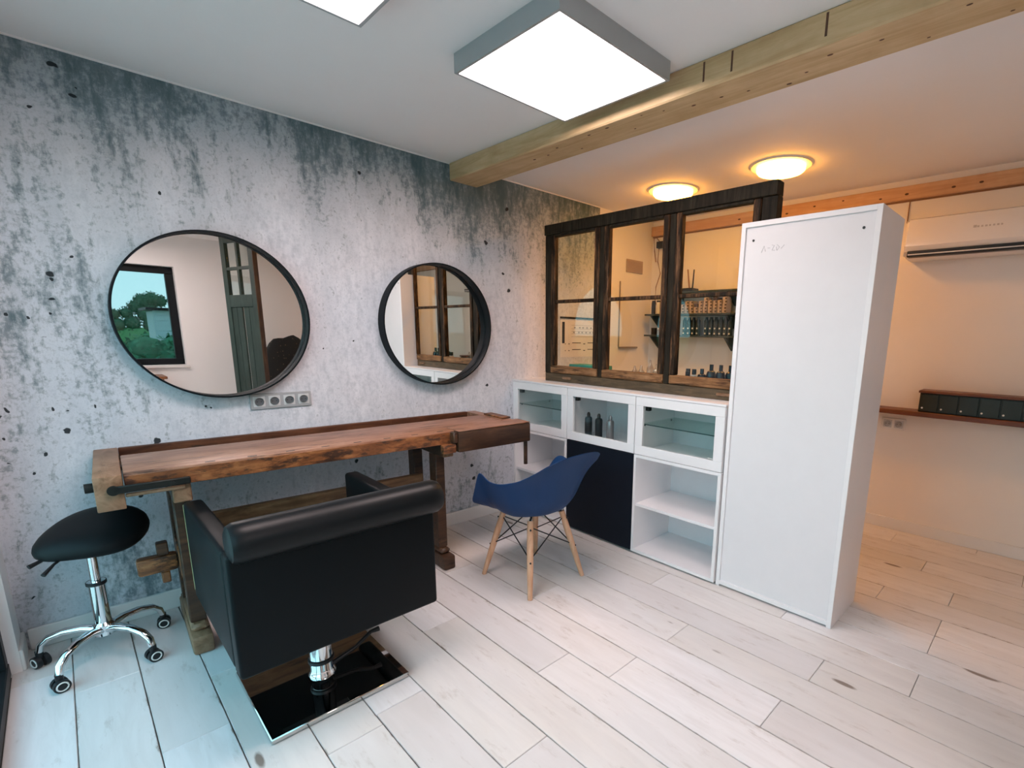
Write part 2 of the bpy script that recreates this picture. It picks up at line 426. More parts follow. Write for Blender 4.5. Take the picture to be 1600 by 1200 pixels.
def ax(c, x, y, z, axis):
    if axis == 'Z': return Vector((c[0] + x, c[1] + y, c[2] + z))
    if axis == 'Y': return Vector((c[0] + x, c[1] + z, c[2] - y))
    return Vector((c[0] + z, c[1] + x, c[2] + y))

def tube(bm, pts, r, seg=8, flat=1.0):
    """a tube along a polyline; r a number or one per point; flat squeezes it vertically"""
    pts = [Vector(p) for p in pts]
    rs = r if isinstance(r, (list, tuple)) else [r] * len(pts)
    rings = []
    up0 = Vector((0, 0, 1))
    for i, p in enumerate(pts):
        d = (pts[min(i + 1, len(pts) - 1)] - pts[max(i - 1, 0)]).normalized()
        s = d.cross(up0)
        if s.length < 1e-3: s = d.cross(Vector((0, 1, 0)))
        s.normalize()
        u = s.cross(d).normalized()
        rings.append([bm.verts.new(p + s * math.cos(2 * math.pi * k / seg) * rs[i] + u * math.sin(2 * math.pi * k / seg) * rs[i] * flat) for k in range(seg)])
    for a, b in zip(rings, rings[1:]):
        for k in range(seg):
            j = (k + 1) % seg
            bm.faces.new((a[k], a[j], b[j], b[k]))
    bm.faces.new(rings[0][::-1])
    bm.faces.new(rings[-1])
    return bm

def meshdata(name, bm, mat, smooth=True, angle=38):
    bmesh.ops.recalc_face_normals(bm, faces=bm.faces[:])
    if smooth:
        for f in bm.faces: f.smooth = True
        a = R(angle)
        for e in bm.edges:
            e.smooth = len(e.link_faces) == 2 and e.calc_face_angle(0) < a
    me = bpy.data.meshes.new(name)
    bm.to_mesh(me)
    bm.free()
    me.materials.append(mat)
    return me

def obj(name, bm, mat, parent=None, smooth=True, angle=38):
    me = bm if isinstance(bm, bpy.types.Mesh) else meshdata(name, bm, mat, smooth, angle)
    o = bpy.data.objects.new(name, me)
    COL.objects.link(o)
    if parent is not None: o.parent = parent
    return o

def tag(o, label, cat, group=None):
    o['label'] = label
    o['category'] = cat
    if group: o['group'] = group
    return o

def thing(name, label, cat, loc=(0, 0, 0), rz=0.0, group=None):
    o = bpy.data.objects.new(name, None)
    o.empty_display_size = 0.1
    COL.objects.link(o)
    o.location = loc
    o.rotation_euler = (0, 0, rz)
    return tag(o, label, cat, group)

def struct(name, bm, mat, parent=None, smooth=False):
    o = obj(name, bm, mat, parent, smooth)
    if parent is None: o['kind'] = 'structure'
    return o

def copy_tree(o, parent=None):
    c = o.copy()
    COL.objects.link(c)
    if parent is not None: c.parent = parent
    for ch in list(o.children): copy_tree(ch, c)
    return c

def B(*a, **k): return box(bm_new(), *a, **k)

# ------------------------------------------------------------------ the room
H = 2.44
X0, X1, Y1 = -0.10, 4.27, -4.90
fl = struct('floor', B(X0 - 0.3, X1 + 0.1, Y1 - 0.2, 0.1, -0.12, -0.0125), M['underlay'])
PW = 0.188
joint = {-1: -0.30, 0: -0.51, 1: -1.09, 2: -0.75, 3: -0.22, 4: -1.42, 5: -0.675, 6: -1.067, 7: -0.40, 8: -0.63, 9: -1.19, 10: -0.655, 11: -1.225, 12: -0.285,
         13: -0.95, 14: -0.28, 15: -0.28, 16: -1.54 + 0.3, 17: -0.28, 18: -0.9, 19: -0.09, 20: -0.55, 21: -1.1, 22: -0.3}
plank_mesh = {}
def plank(xa, xb, ya, yb):
    key = (round(xb - xa, 3), round(yb - ya, 3))
    if key not in plank_mesh:
        bm = bm_new()
        w, l = key[0] / 2 - 0.0012, key[1] / 2 - 0.0010
        q = 0.0020
        lo = [bm.verts.new((sx * w, sy * l, -0.0125)) for sx, sy in ((-1, -1), (1, -1), (1, 1), (-1, 1))]
        hi = [bm.verts.new((sx * w, sy * l, -q)) for sx, sy in ((-1, -1), (1, -1), (1, 1), (-1, 1))]
        tp = [bm.verts.new((sx * (w - q), sy * (l - q), 0)) for sx, sy in ((-1, -1), (1, -1), (1, 1), (-1, 1))]
        bm.faces.new(tp)
        for i in range(4):
            j = (i + 1) % 4
            bm.faces.new((lo[i], lo[j], hi[j], hi[i]))
            bm.faces.new((hi[i], hi[j], tp[j], tp[i]))
        plank_mesh[key] = meshdata('plank', bm, M['plank'], False)
    o = obj('plank', plank_mesh[key], None, fl)
    o.location = ((xa + xb) / 2, (ya + yb) / 2, 0)
for k in range(-1, 23):
    xa = max(0.04 + PW * k, -0.13)
    xb = min(0.04 + PW * (k + 1), X1)
    if xb - xa < 0.01: continue
    ys = [0.0]
    y = joint.get(k, -0.6)
    while y > Y1 + 0.05:
        if ys[-1] - y > 0.04: ys.append(y)
        y -= 1.26
    ys.append(Y1)
    for a, b in zip(ys, ys[1:]): plank(xa, xb, b, a)

wn_ = struct('wall_north', B(X0 - 0.3, X1 + 0.15, 0.003, 0.16, -0.1, H + 0.1), M['white_wall'])
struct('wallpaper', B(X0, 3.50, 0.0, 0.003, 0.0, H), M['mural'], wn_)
struct('wall_east', B(X1, X1 + 0.15, Y1 - 0.2, 0.003, -0.1, H + 0.1), M['white_wall'])
bw = bm_new()
box(bw, X0 - 0.27, X0, -0.185, 0.003, -0.1, H + 0.1)
box(bw, X0 - 0.27, X0, -2.60, -0.185, 2.14, H + 0.1)
box(bw, X0 - 0.27, X0, Y1 - 0.2, -2.60, -0.1, H + 0.1)
struct('wall_west', bw, M['ceiling'])
bw = bm_new()
box(bw, X0 - 0.27, 0.0, Y1 - 0.2, Y1, -0.1, H + 0.1)
box(bw, 0.0, 1.25, Y1 - 0.2, Y1, -0.1, 0.90)
box(bw, 0.0, 1.25, Y1 - 0.2, Y1, 2.08, H + 0.1)
box(bw, 1.25, X1 + 0.15, Y1 - 0.2, Y1, -0.1, H + 0.1)
struct('wall_south', bw, M['ceiling'])
struct('ceiling', B(X0 - 0.3, X1 + 0.15, Y1 - 0.2, 0.16, H, H + 0.12), M['ceiling'])
struct('baseboard_north', B(X0 + 0.02, 2.54, -0.016, 0.0, 0.0, 0.095, bev=0.003), M['white_trim'])
struct('baseboard_east', B(X1 - 0.016, X1, Y1, -0.001, 0.0, 0.083, bev=0.003), M['white_trim'])
struct('baseboard_west', B(X0, X0 + 0.012, -0.185, -0.001, 0.0, 0.09, bev=0.003), M['white_trim'])
struct('baseboard_south', B(0.0, X1 - 0.02, Y1, Y1 + 0.016, 0.0, 0.083, bev=0.003), M['white_trim'])

struct('trim_4', B(X0, 3.50, -0.005, 0.0, H - 0.007, H), M['white_trim'])
# sliding glass door in the west wall
dg = bm_new()
dr = struct('door_1', B(-0.21, -0.13, -2.595, -0.185, 0.0, 0.055, bev=0.004), M['anthracite'])
obj('door_frame', B(-0.21, -0.13, -2.595, -0.185, 2.075, 2.138, bev=0.004), M['anthracite'], dr)
for ya, yb in ((-0.25, -0.187), (-1.43, -1.36), (-2.593, -2.53)):
    obj('door_stile', B(-0.208, -0.132, ya, yb, 0.055, 2.075, bev=0.004), M['anthracite'], dr)
obj('pane', B(-0.176, -0.170, -1.36, -0.25, 0.055, 2.075), M['glass'], dr)
obj('pane', B(-0.176, -0.170, -2.53, -1.43, 0.055, 2.075), M['glass'], dr)

# window in the south wall (seen in the large mirror)
def window(name, xa, xb):
    wi = struct(name, B(xa, xb, Y1 - 0.17, Y1 - 0.10, 0.915, 0.99, bev=0.004), M['anthracite'])
    obj('window_frame', B(xa, xb, Y1 - 0.17, Y1 - 0.10, 2.0, 2.078, bev=0.004), M['anthracite'], wi)
    for a, b in ((xa + 0.001, xa + 0.08), (xb - 0.08, xb - 0.001)):
        obj('window_stile', B(a, b, Y1 - 0.17, Y1 - 0.10, 0.99, 2.0, bev=0.004), M['anthracite'], wi)
    obj('pane', B(xa + 0.08, xb - 0.08, Y1 - 0.138, Y1 - 0.132, 0.99, 2.0), M['dimming_glass'], wi)
    obj('window_sill', B(xa - 0.03, xb + 0.03, Y1 - 0.10, Y1 + 0.03, 0.88, 0.915, bev=0.005), M['white_trim'], wi)
window('window_1', 0.0, 1.25)

# ceiling beam and ledger
def knots(parent, spots, face):
    for (a, b, r) in spots:
        bm = bm_new()
        lathe(bm, [(0, -0.001), (r, -0.001), (r * 0.8, 0.0012), (0, 0.0012)], (0, 0, 0), 8)
        o = obj('knot', bm, M['knot'], parent)
        if face[0] == 'z': o.location = (a, b, face[1]); o.rotation_euler = (R(180), 0, 0)
        else: o.location = (face[1], a, b); o.rotation_euler = (0, R(-90), 0)
        o.scale = (0.7, 1.5, 1) if face[0] == 'z' else (0.8, 1.4, 1)
bt = struct('trim_1', B(2.05, 2.258, Y1, 0.0, 2.335, H, bev=0.006), M['pine'])
random.seed(11)
knots(bt, [(2.05 + random.uniform(0.03, 0.18), -0.7 - i * 0.115 - random.uniform(0, 0.05), random.uniform(0.004, 0.009)) for i in range(20)], ('z', 2.335))
for ya in (-1.98, -1.86, -2.32):
    obj('check_crack', B(2.0492, 2.0505, ya - 0.004, ya + 0.004, 2.36, 2.43), M['knot'], bt)
lt = struct('trim_2', B(X1 - 0.035, X1, Y1, -0.001, 2.308, 2.395, bev=0.004), M['pine_orange'])
knots(lt, [(-0.9 - i * 0.2 - random.uniform(0, 0.1), random.uniform(2.33, 2.375), random.uniform(0.006, 0.010)) for i in range(12)], ('x', X1 - 0.035))
struct('trim_5', B(X1 - 0.006, X1, Y1, -0.001, 2.297, 2.308), M['wire_brown'])
struct('trim_3', B(X1 - 0.008, X1, -2.143, -2.137, 2.16, 2.308), M['wire_brown'])

# ------------------------------------------------------------------ ceiling lights
def led_panel(loc, label):
    t = thing('ceiling_light_panel', label, 'ceiling light', loc, 0, 'square light panels on the ceiling')
    h, f = 0.30, 0.012
    for a in ((-h, h, -h, -h + f), (-h, h, h - f, h), (-h, -h + f, -h + f, h - f), (h - f, h, -h + f, h - f)):
        obj('frame', B(*a, -0.07, 0.0), M['alu'], t)
    obj('diffuser', B(-h + f, h - f, -h + f, h - f, -0.066, -0.058), M['led'], t)
    return t
led_panel((1.675, -1.452, H), 'bright square ceiling panel close beside the wooden beam, whole in view')
led_panel((0.703, -1.478, H), 'bright square ceiling panel cut off by the top edge, away from the beam')
led_panel((0.703, -3.95, H), 'unseen square ceiling panel added behind the viewpoint for extra light')  # added panel out of view, brightens the tall cabinet side and far wall
def disc(loc, label):
    t = thing('round_ceiling_lamp', label, 'ceiling lamp', loc, 0, 'round warm lamps in the back room')
    bm = bm_new()
    lathe(bm, [(0.0, -0.010), (0.180, -0.010), (0.188, 0.0), (0.0, 0.0)], seg=40)
    obj('base_ring', bm, M['white_plastic'], t)
    bm = bm_new()
    lathe(bm, [(0, -0.050), (0.10, -0.049), (0.135, -0.044), (0.146, -0.032), (0.146, -0.010), (0, -0.010)], seg=40)
    obj('diffuser', bm, M['disc'], t)
disc((3.44, -1.585, H), 'round glowing ceiling lamp above the top right corner of the old window frame')
disc((3.46, -0.765, H), 'round glowing ceiling lamp half hidden behind the old frame top, nearer the concrete wall')

# ------------------------------------------------------------------ cabinet row (x = 2.545 front, standing against nothing, facing the room)
CX, CB = 2.545, 2.955
ZB, ZM, ZT = 0.013, 0.653, 1.0275
T = 0.018
def carcass(t, y0, y1, z0, z1, top=True):
    xf = CX + (0.0)
    obj('side_panel', B(xf, CB, y0, y0 + T, z0, z1), M['melamine'], t)
    obj('side_panel', B(xf, CB, y1 - T, y1, z0, z1), M['melamine'], t)
    obj('bottom_panel', B(xf, CB, y0 + T, y1 - T, z0, z0 + T), M['melamine'], t)
    obj('top_panel', B(xf, CB, y0 + T, y1 - T, z1 - T, z1), M['melamine'], t)
    obj('back_panel', B(CB - 0.012, CB - 0.004, y0 + T, y1 - T, z0 + T, z1 - T), M['hardboard'], t)
def foot(t, y0, y1):
    for y in (y0 + 0.05, y1 - 0.05):
        for x in (CX + 0.05, CB - 0.05):
            obj('foot', cyl(bm_new(), (x, y, 0.0), (x, y, ZB + 0.001), 0.015, seg=10), M['white_plastic'], t)
def glass_cab(i, label, shelf):
    y1 = -0.002 - 0.6 * i
    y0 = y1 - 0.597
    t = thing('glass_door_cabinet', label, 'cabinet', (0, 0, 0), 0, 'white glass fronted wall cabinets in the row')
    xf = CX + 0.022
    obj('side_panel', B(xf, CB, y0, y0 + T, ZM + 0.001, ZT - 0.004), M['melamine'], t)
    obj('side_panel', B(xf, CB, y1 - T, y1, ZM + 0.001, ZT - 0.004), M['melamine'], t)
    obj('bottom_panel', B(xf, CB, y0 + T, y1 - T, ZM + 0.001, ZM + T), M['melamine'], t)
    obj('top_panel', B(CX - 0.002, CB, y0 - 0.0015, y1 + 0.0015, ZT - 0.012, ZT), M['melamine'], t)
    obj('back_panel', B(CB - 0.012, CB - 0.004, y0 + T, y1 - T, ZM + T, ZT - 0.013), M['hardboard'], t)
    d = obj('door', B(CX, CX + 0.02, y0 + 0.001, y1 - 0.001, ZM + 0.003, ZM + 0.06, bev=0.0015), M['melamine'], t)
    for a in ((y0 + 0.001, y1 - 0.001, ZT - 0.068, ZT - 0.014), (y0 + 0.001, y0 + 0.056, ZM + 0.06, ZT - 0.068), (y1 - 0.056, y1 - 0.001, ZM + 0.06, ZT - 0.068)):
        obj('door_frame', B(CX, CX + 0.02, *a, bev=0.0015), M['melamine'], d)
    obj('pane', B(CX + 0.008, CX + 0.012, y0 + 0.05, y1 - 0.05, ZM + 0.055, ZT - 0.062), M['cab_glass'], d)
    obj('hinge', B(CX + 0.0205, CX + 0.05, y1 - 0.085, y1 - 0.058, ZT - 0.098, ZT - 0.070, bev=0.003), M['iron'], d)
    if i == 2: obj('maker_mark', B(CX + 0.0072, CX + 0.0079, y0 + 0.062, y0 + 0.090, ZM + 0.066, ZM + 0.070), M['white_label'], d)
    if shelf:
        gs = obj('glass_shelf', B(CX + 0.045, CB - 0.014, y0 + T, y1 - T, 0.838, 0.844), M['shelf_glass'], t)
        obj('front_edge', B(CX + 0.0435, CX + 0.0449, y0 + T, y1 - T, 0.838, 0.844), M['glass_edge'], gs)
        for y in (y0 + T + 0.004, y1 - T - 0.004):
            for x in (CX + 0.07, CB - 0.05):
                obj('shelf_pin', cyl(bm_new(), (x, y, 0.826), (x, y, 0.8378), 0.005, seg=8), M['black'], t)
    return t
def open_cab(i, label):
    y1 = -0.002 - 0.6 * i
    y0 = y1 - 0.597
    t = thing('open_shelf_cabinet', label, 'cabinet', (0, 0, 0), 0, 'white open base cabinets in the row')
    carcass(t, y0, y1, ZB, ZM)
    obj('shelf', B(CX + 0.012, CB - 0.013, y0 + T, y1 - T, 0.318, 0.336, bev=0.001), M['melamine'], t)
    foot(t, y0, y1)
open_cab(0, 'white open base cabinet with shelf in the corner behind the workbench end')
open_cab(2, 'white open base cabinet with a middle shelf beside the tall white cabinet')
y1, y0 = -0.602, -1.199
t = thing('base_cabinet', 'base cabinet with one plain dark navy door behind the blue chair', 'cabinet')
xf = CX + 0.02
obj('side_panel', B(xf, CB, y0, y0 + T, ZB, ZM), M['melamine'], t)
obj('side_panel', B(xf, CB, y1 - T, y1, ZB, ZM), M['melamine'], t)
obj('bottom_panel', B(xf, CB, y0 + T, y1 - T, ZB, ZB + T), M['melamine'], t)
obj('top_panel', B(xf, CB, y0 + T, y1 - T, ZM - T, ZM), M['melamine'], t)
obj('back_panel', B(CB - 0.012, CB - 0.004, y0 + T, y1 - T, ZB + T, ZM - T), M['hardboard'], t)
obj('door', B(CX, CX + 0.0195, y0 + 0.001, y1 - 0.001, ZB + 0.002, ZM - 0.002, bev=0.001), M['navy'], t)
foot(t, y0, y1)
glass_cab(0, 'white glass door cabinet at the concrete wall, empty with one glass shelf', True)
glass_cab(1, 'white glass door cabinet over the navy door, three bottles inside', False)
glass_cab(2, 'white glass door cabinet beside the tall white cabinet, empty with one glass shelf', True)

def bottle(name, label, cat, loc, prof, mat, capprof=None, capmat=None, group=None, labelband=None):
    t = thing(name, label, cat, loc, 0, group)
    obj('body', lathe(bm_new(), prof, seg=16), mat, t)
    if capprof: obj('cap', lathe(bm_new(), capprof, seg=14), capmat, t)
    if labelband: obj('label', lathe(bm_new(), labelband[0], seg=16), labelband[1], t)
    return t
zc = ZM + T
tall = [(0, 0), (0.024, 0), (0.026, 0.004), (0.026, 0.125), (0.022, 0.135), (0.012, 0.14), (0, 0.14)]
capp = [(0, 0.14), (0.012, 0.14), (0.012, 0.158), (0.006, 0.17), (0, 0.17)]
bottle('spray_bottle', 'dark slate bottle with slim cap behind glass, nearest the concrete wall', 'bottle', (2.68, -0.682, zc), tall, M['slate_bottle'], capp, M['black'], 'bottles in the glass cabinet', ([(0.0262, 0.03), (0.0266, 0.032), (0.0266, 0.10), (0.0262, 0.102)], M['black']))
bottle('spray_bottle', 'black bottle with pointed cap behind glass, middle one of three', 'bottle', (2.68, -0.78, zc), tall, M['black'], capp, M['black'], 'bottles in the glass cabinet')
bottle('spray_can', 'silver grey can behind glass beside the black bottle', 'bottle', (2.68, -0.885, zc), tall, M['grey_bottle'], capp, M['grey_bottle'], 'bottles in the glass cabinet')

# ------------------------------------------------------------------ tall cabinet, back towards the room
TX, TY0, TY1, TZ, TD = 2.560, -2.425, -1.806, 1.925, 0.37
t = thing('tall_cabinet', 'tall white cabinet standing with its plain back panel to the room', 'cabinet', (TX, 0, 0))
w = 0.022
obj('side_panel', B(0, TD, TY0, TY0 + w, 0.0, TZ, bev=0.001), M['melamine'], t)
obj('side_panel', B(0, TD, TY1 - w, TY1, 0.0, TZ, bev=0.001), M['melamine'], t)
obj('top_panel', B(0, TD, TY0 + w, TY1 - w, TZ - w, TZ), M['melamine'], t)
obj('bottom_panel', B(0, TD, TY0 + w, TY1 - w, 0.012, 0.012 + w), M['melamine'], t)
bp = obj('back_panel', B(0.010, 0.016, TY0 + w, TY1 - w, 0.012 + w, TZ - w), M['hardboard'], t)
obj('front_panel', B(TD - 0.02, TD, TY0 + w, TY1 - w, 0.034, TZ - w), M['melamine'], t)
for y in (TY0 + w + 0.045, TY1 - w - 0.04):
    obj('screw_hole', cyl(bm_new(), (0.0085, y, TZ - 0.085), (0.0105, y, TZ - 0.085), 0.006, seg=10), M['black'], bp)
bm = bm_new()
for pts in ([(0, 0), (0.012, 0.03), (0.02, 0.004)], [(0.03, 0.018), (0.042, 0.018)], [(0.05, 0.03), (0.062, 0.028), (0.052, 0.006), (0.066, 0.005)], [(0.075, 0.03), (0.088, 0.018), (0.076, 0.004), (0.072, 0.02)], [(0.095, 0.01), (0.11, 0.026)]):
    tube(bm, [(0.0095, TY1 - w - 0.085 - a, TZ - 0.145 + b) for a, b in pts], 0.0012, 5)
obj('pencil_mark', bm, M['pencil'], bp)

# ------------------------------------------------------------------ old window frame standing on the cabinets
FX0, FX1 = 2.70, 2.76
FY = (-1.915, -0.200)
FZ0, FZ1 = ZT, 2.138
t = thing('old_window_frame', 'old dark wooden frame with three glazed casements on the white cabinets', 'window frame')
FYR = -1.8025   # the frame is notched over the tall cabinet: below its top it ends here
obj('bottom_rail', B(FX0, FX1, FYR, FY[1], FZ0, 1.088, bev=0.004), M['frame_low'], t)
obj('top_rail', B(FX0 - 0.012, FX1, FY[0], FY[1], 2.068, FZ1, bev=0.004), M['old_frame'], t)
posts = [(-0.262, FY[1]), (-0.775, -0.735), (-1.325, -1.283), (FY[0], -1.835)]
for a, b in posts:
    obj('post', B(FX0, FX1, a, b, 1.088 if a > -1.8 else 1.926, 2.068, bev=0.003), M['old_frame'], t)
for (ya, yb) in ((-0.735, -0.262), (-1.283, -0.775), (-1.835, -1.325)):
    s = obj('sash', B(FX0 - 0.008, FX0 + 0.035, max(ya + 0.002, FYR), yb - 0.002, 1.09, 1.145, bev=0.006), M['old_rail'], t)
    for a in ((ya + 0.002, ya + 0.044, 1.145, 2.066), (yb - 0.044, yb - 0.002, 1.145, 2.066)):
        if a[0] < FYR:
            obj('stile', B(FX0 - 0.008, FX0 + 0.035, FYR, a[1], 1.145, 1.926, bev=0.003), M['old_sash'], s)
            a = (a[0], a[1], 1.926, a[3])
        obj('stile', B(FX0 - 0.008, FX0 + 0.035, *a, bev=0.006), M['old_sash'], s)
    obj('upper_rail', B(FX0 - 0.008, FX0 + 0.035, ya + 0.044, yb - 0.044, 2.05, 2.066, bev=0.003), M['old_frame'], s)
    obj('glazing_bar', B(FX0 - 0.004, FX0 + 0.03, ya + 0.042, yb - 0.042, 1.594, 1.617, bev=0.005), M['old_sash'], s)
    obj('pane', B(FX0 + 0.012, FX0 + 0.015, ya + 0.042, yb - 0.042, 1.617, 2.052), M['glass'], s)
    obj('pane', B(FX0 + 0.012, FX0 + 0.015, ya + 0.042, yb - 0.042, 1.143, 1.594), M['glass'], s)
for y in (-0.44, -1.70):
    bm = bm_new()
    box(bm, FX0 - 0.012, FX0 + 0.004, y - 0.045, y + 0.045, 1.05, 1.068, bev=0.005)
    obj('latch_block', bm, M['bench_pale'], t)

# ------------------------------------------------------------------ round mirrors
def mirror(name, label, c, r, depth):
    t = thing(name, label, 'mirror', c, 0, 'round mirrors on the concrete look wall')
    bm = bm_new()
    rings = []
    seg = 96
    for rr, y in ((r, 0.0), (r, -depth), (r - 0.008, -depth), (r - 0.008, -0.016)):
        rings.append([bm.verts.new((rr * math.cos(2 * math.pi * i / seg), y, rr * math.sin(2 * math.pi * i / seg))) for i in range(seg)])
    for q in range(4):
        a, b = rings[q], rings[(q + 1) % 4]
        for i in range(seg): bm.faces.new((a[i], a[(i + 1) % seg], b[(i + 1) % seg], b[i]))
    obj('rim', bm, M['rim'], t)
    bm = bm_new()
    cyl(bm, (0, -0.001, 0), (0, -0.015, 0), r - 0.009, seg=seg)
    obj('mirror_glass', bm, M['mirror'], t)
mirror('round_mirror', 'larger looking round black mirror above the left half of the workbench', (0.731, -0.0005, 1.428), 0.393, 0.065)
mirror('round_mirror', 'round black rimmed mirror nearest the white cabinets and old frame', (1.912, -0.0005, 1.418), 0.388, 0.075)

# ------------------------------------------------------------------ wall sockets
def sockets(name, label, n, loc, rz, wide=0.071, mat='socket'):
    t = thing(name, label, 'power socket', loc, rz)
    W2 = n * wide / 2 + 0.005
    obj('plate', B(-W2, W2, -0.010, 0.0, -0.041, 0.041, bev=0.003), M[mat], t)
    for i in range(n):
        x = (i - (n - 1) / 2) * wide
        s = obj('insert', B(x - 0.0275, x + 0.0275, -0.0125, -0.010, -0.0275, 0.0275, bev=0.001), M['socket_in'], t)
        bm = bm_new()
        lathe(bm, [(0.0215, 0.0), (0.0215, 0.004), (0.0195, 0.004), (0.0195, 0.0)], (x, -0.0165, 0), 24, 'Y')
        obj('ring', bm, M['socket_in'], s)
        bm = bm_new()
        cyl(bm, (x, -0.0129, 0), (x, -0.0124, 0), 0.0195, seg=24)
        obj('recess', bm, M['socket_hole' if mat == 'socket' else 'socket'], s)
        for q in (-0.0095, 0.0095):
            obj('pin_hole', cyl(bm_new(), (x + q, -0.0135, 0), (x + q, -0.0128, 0), 0.0028, seg=8), M['black'], s)
sockets('socket_strip', 'silver grey strip of four power sockets under the mirror rim', 4, (0.966, -0.0005, 0.997), 0)
sockets('wall_socket', 'white double power socket under the red brown ledge', 2, (X1 - 0.0005, -2.225, 0.782), R(-90), 0.071, 'white_plastic')

# ------------------------------------------------------------------ workbench
t = thing('workbench', 'old brown joiner\'s workbench with vises along the concrete look wall', 'workbench', (0.214, -0.032, 0), R(-2.6))
slab = obj('bench_top', B(0.082, 1.83, -0.555, -0.185, 0.768, 0.84, bev=0.005, seg=2), M['bench_top'], t)
fr = obj('front_edge', B(0.083, 1.405, -0.5605, -0.5551, 0.769, 0.832, bev=0.002), M['bench'], t)
for i in range(9):
    x = 0.20 + i * 0.145 if i else 0.035
    yb = -0.5 if i else -0.535
    yy = -0.537 if i else -0.545
    obj('dog_hole', B(x - 0.017, x + 0.017, yy - 0.005, yy + 0.005, 0.8392, 0.8408), M['iron'], t)
obj('end_cap', B(0.0, 0.078, -0.580, 0.0, 0.712, 0.842, bev=0.004, seg=2), M['bench_pale'], t)
obj('end_cap', B(1.833, 1.905, -0.470, 0.0, 0.745, 0.841, bev=0.006, seg=2), M['bench_top'], t)
obj('tray_board', B(0.079, 1.832, -0.1845, -0.025, 0.775, 0.790), M['bench_dark'], t)
obj('back_board', B(0.079, 1.832, -0.0249, 0.0, 0.765, 0.842, bev=0.003), M['bench_red'], t)
obj('stop_block', B(1.85, 1.912, -0.42, -0.20, 0.8415, 0.853, bev=0.003), M['bench'], t)
tv = obj('tail_vise', B(1.432, 1.925, -0.610, -0.5615, 0.722, 0.838, bev=0.008, seg=2), M['bench_dark'], t)
obj('vise_top', B(1.434, 1.923, -0.6095, -0.470, 0.8385, 0.845, bev=0.003), M['bench_top'], tv)
obj('vise_end', B(1.875, 1.926, -0.5612, -0.472, 0.722, 0.838, bev=0.006), M['bench_dark'], tv)
obj('vise_jaw', B(1.345, 1.424, -0.600, -0.5615, 0.722, 0.772, bev=0.008, seg=2), M['bench'], tv)
obj('vise_plate', B(1.405, 1.431, -0.606, -0.5615, 0.775, 0.838, bev=0.005), M['bench_dark'], tv)
obj('vise_handle', cyl(bm_new(), (1.905, -0.585, 0.575), (1.905, -0.585, 0.7225), 0.012, seg=12), M['bench_dark'], tv)
fv = bm_new()
box(fv, 0.05, 0.272, -0.592, -0.581, 0.774, 0.803, bev=0.004)
cyl(fv, (0.05, -0.592, 0.7885), (0.05, -0.5805, 0.7885), 0.0175, seg=18)
fvo = obj('front_vise', fv, M['iron'], t)
obj('vise_screw', cyl(bm_new(), (-0.025, -0.52, 0.795), (0.001, -0.52, 0.795), 0.018, seg=14), M['iron'], fvo)
obj('vise_strip', B(0.08, 0.255, -0.578, -0.561, 0.754, 0.767, bev=0.003), M['bench_pale'], fvo)
obj('vise_bolt', cyl(bm_new(), (0.215, -0.598, 0.786), (0.215, -0.592, 0.786), 0.009, seg=10), M['iron'], fvo)
for x0 in (0.212, 1.372):
    x1 = x0 + 0.062
    tr = obj('trestle_foot', B(x0 - 0.006, x1 + 0.006, -0.515, -0.03, 0.0, 0.085, bev=0.012, seg=2), M['bench_pale'] if x0 < 1 else M['bench_dark'], t)
    obj('foot_cap', B(x0, x1, -0.47, -0.06, 0.085, 0.118, bev=0.012), M['bench_pale'] if x0 < 1 else M['bench_dark'], tr)
    for a, b in ((-0.44, -0.36), (-0.16, -0.08)):
        obj('post', B(x0 + 0.003, x1 - 0.003, a, b, 0.118, 0.69, bev=0.004), M['bench_dark'], tr)
    cp = obj('cross_piece', B(x0, x1, -0.535, -0.04, 0.69, 0.768, bev=0.004), M['bench_dark'], tr)
    obj('end_grain', B(x0 + 0.001, x1 - 0.001, -0.545, -0.5351, 0.691, 0.767, bev=0.004), M['bench_pale'], tr)
    obj('mid_rail', B(x0 + 0.001, x1 - 0.001, -0.36, -0.16, 0.30, 0.43, bev=0.004), M['bench_dark'] if x0 > 1 else M['bench'], tr)
st = obj('stretcher', B(0.276, 1.371, -0.285, -0.250, 0.30, 0.545, bev=0.005), M['bench_board'], t)
obj('tenon', B(0.075, 0.2115, -0.300, -0.245, 0.322, 0.398, bev=0.012, seg=2), M['bench'], st)
obj('wedge', B(0.145, 0.185, -0.292, -0.252, 0.398, 0.455, bev=0.004), M['bench_dark'], st)
obj('wedge', B(0.15, 0.18, -0.292, -0.252, 0.27, 0.322, bev=0.004), M['bench'], st)
obj('tenon', B(1.435, 1.50, -0.300, -0.245, 0.34, 0.42, bev=0.01), M['bench_dark'], st)

# ------------------------------------------------------------------ salon chair
SX, SY = 0.732, -1.067
t = thing('salon_chair', 'black leatherette salon chair with rolled back on a square steel base', 'salon chair', (SX, SY, 0))
def sc(x0, x1, y0, y1, z0, z1, bev=0.0, seg=1):
    return B(x0 - SX, x1 - SX, y0 - SY, y1 - SY, z0, z1, bev=bev, seg=seg)
base = obj('base_plate', sc(0.488, 0.977, -1.313, -0.825, 0.003, 0.022, 0.003), M['steel'], t)
obj('base_pad', sc(0.498, 0.967, -1.303, -0.835, 0.0, 0.003), M['black'], base)
bm = bm_new()
lathe(bm, [(0, 0.022), (0.050, 0.022), (0.050, 0.030), (0.046, 0.036), (0.042, 0.05), (0.040, 0.20), (0.028, 0.205), (0.026, 0.30), (0, 0.30)], seg=32)
col = obj('column', bm, M['chrome'], t)
obj('collar', lathe(bm_new(), [(0.0405, 0.075), (0.047, 0.08), (0.047, 0.092), (0.0405, 0.097)], seg=28), M['black'], col)
bm = bm_new()
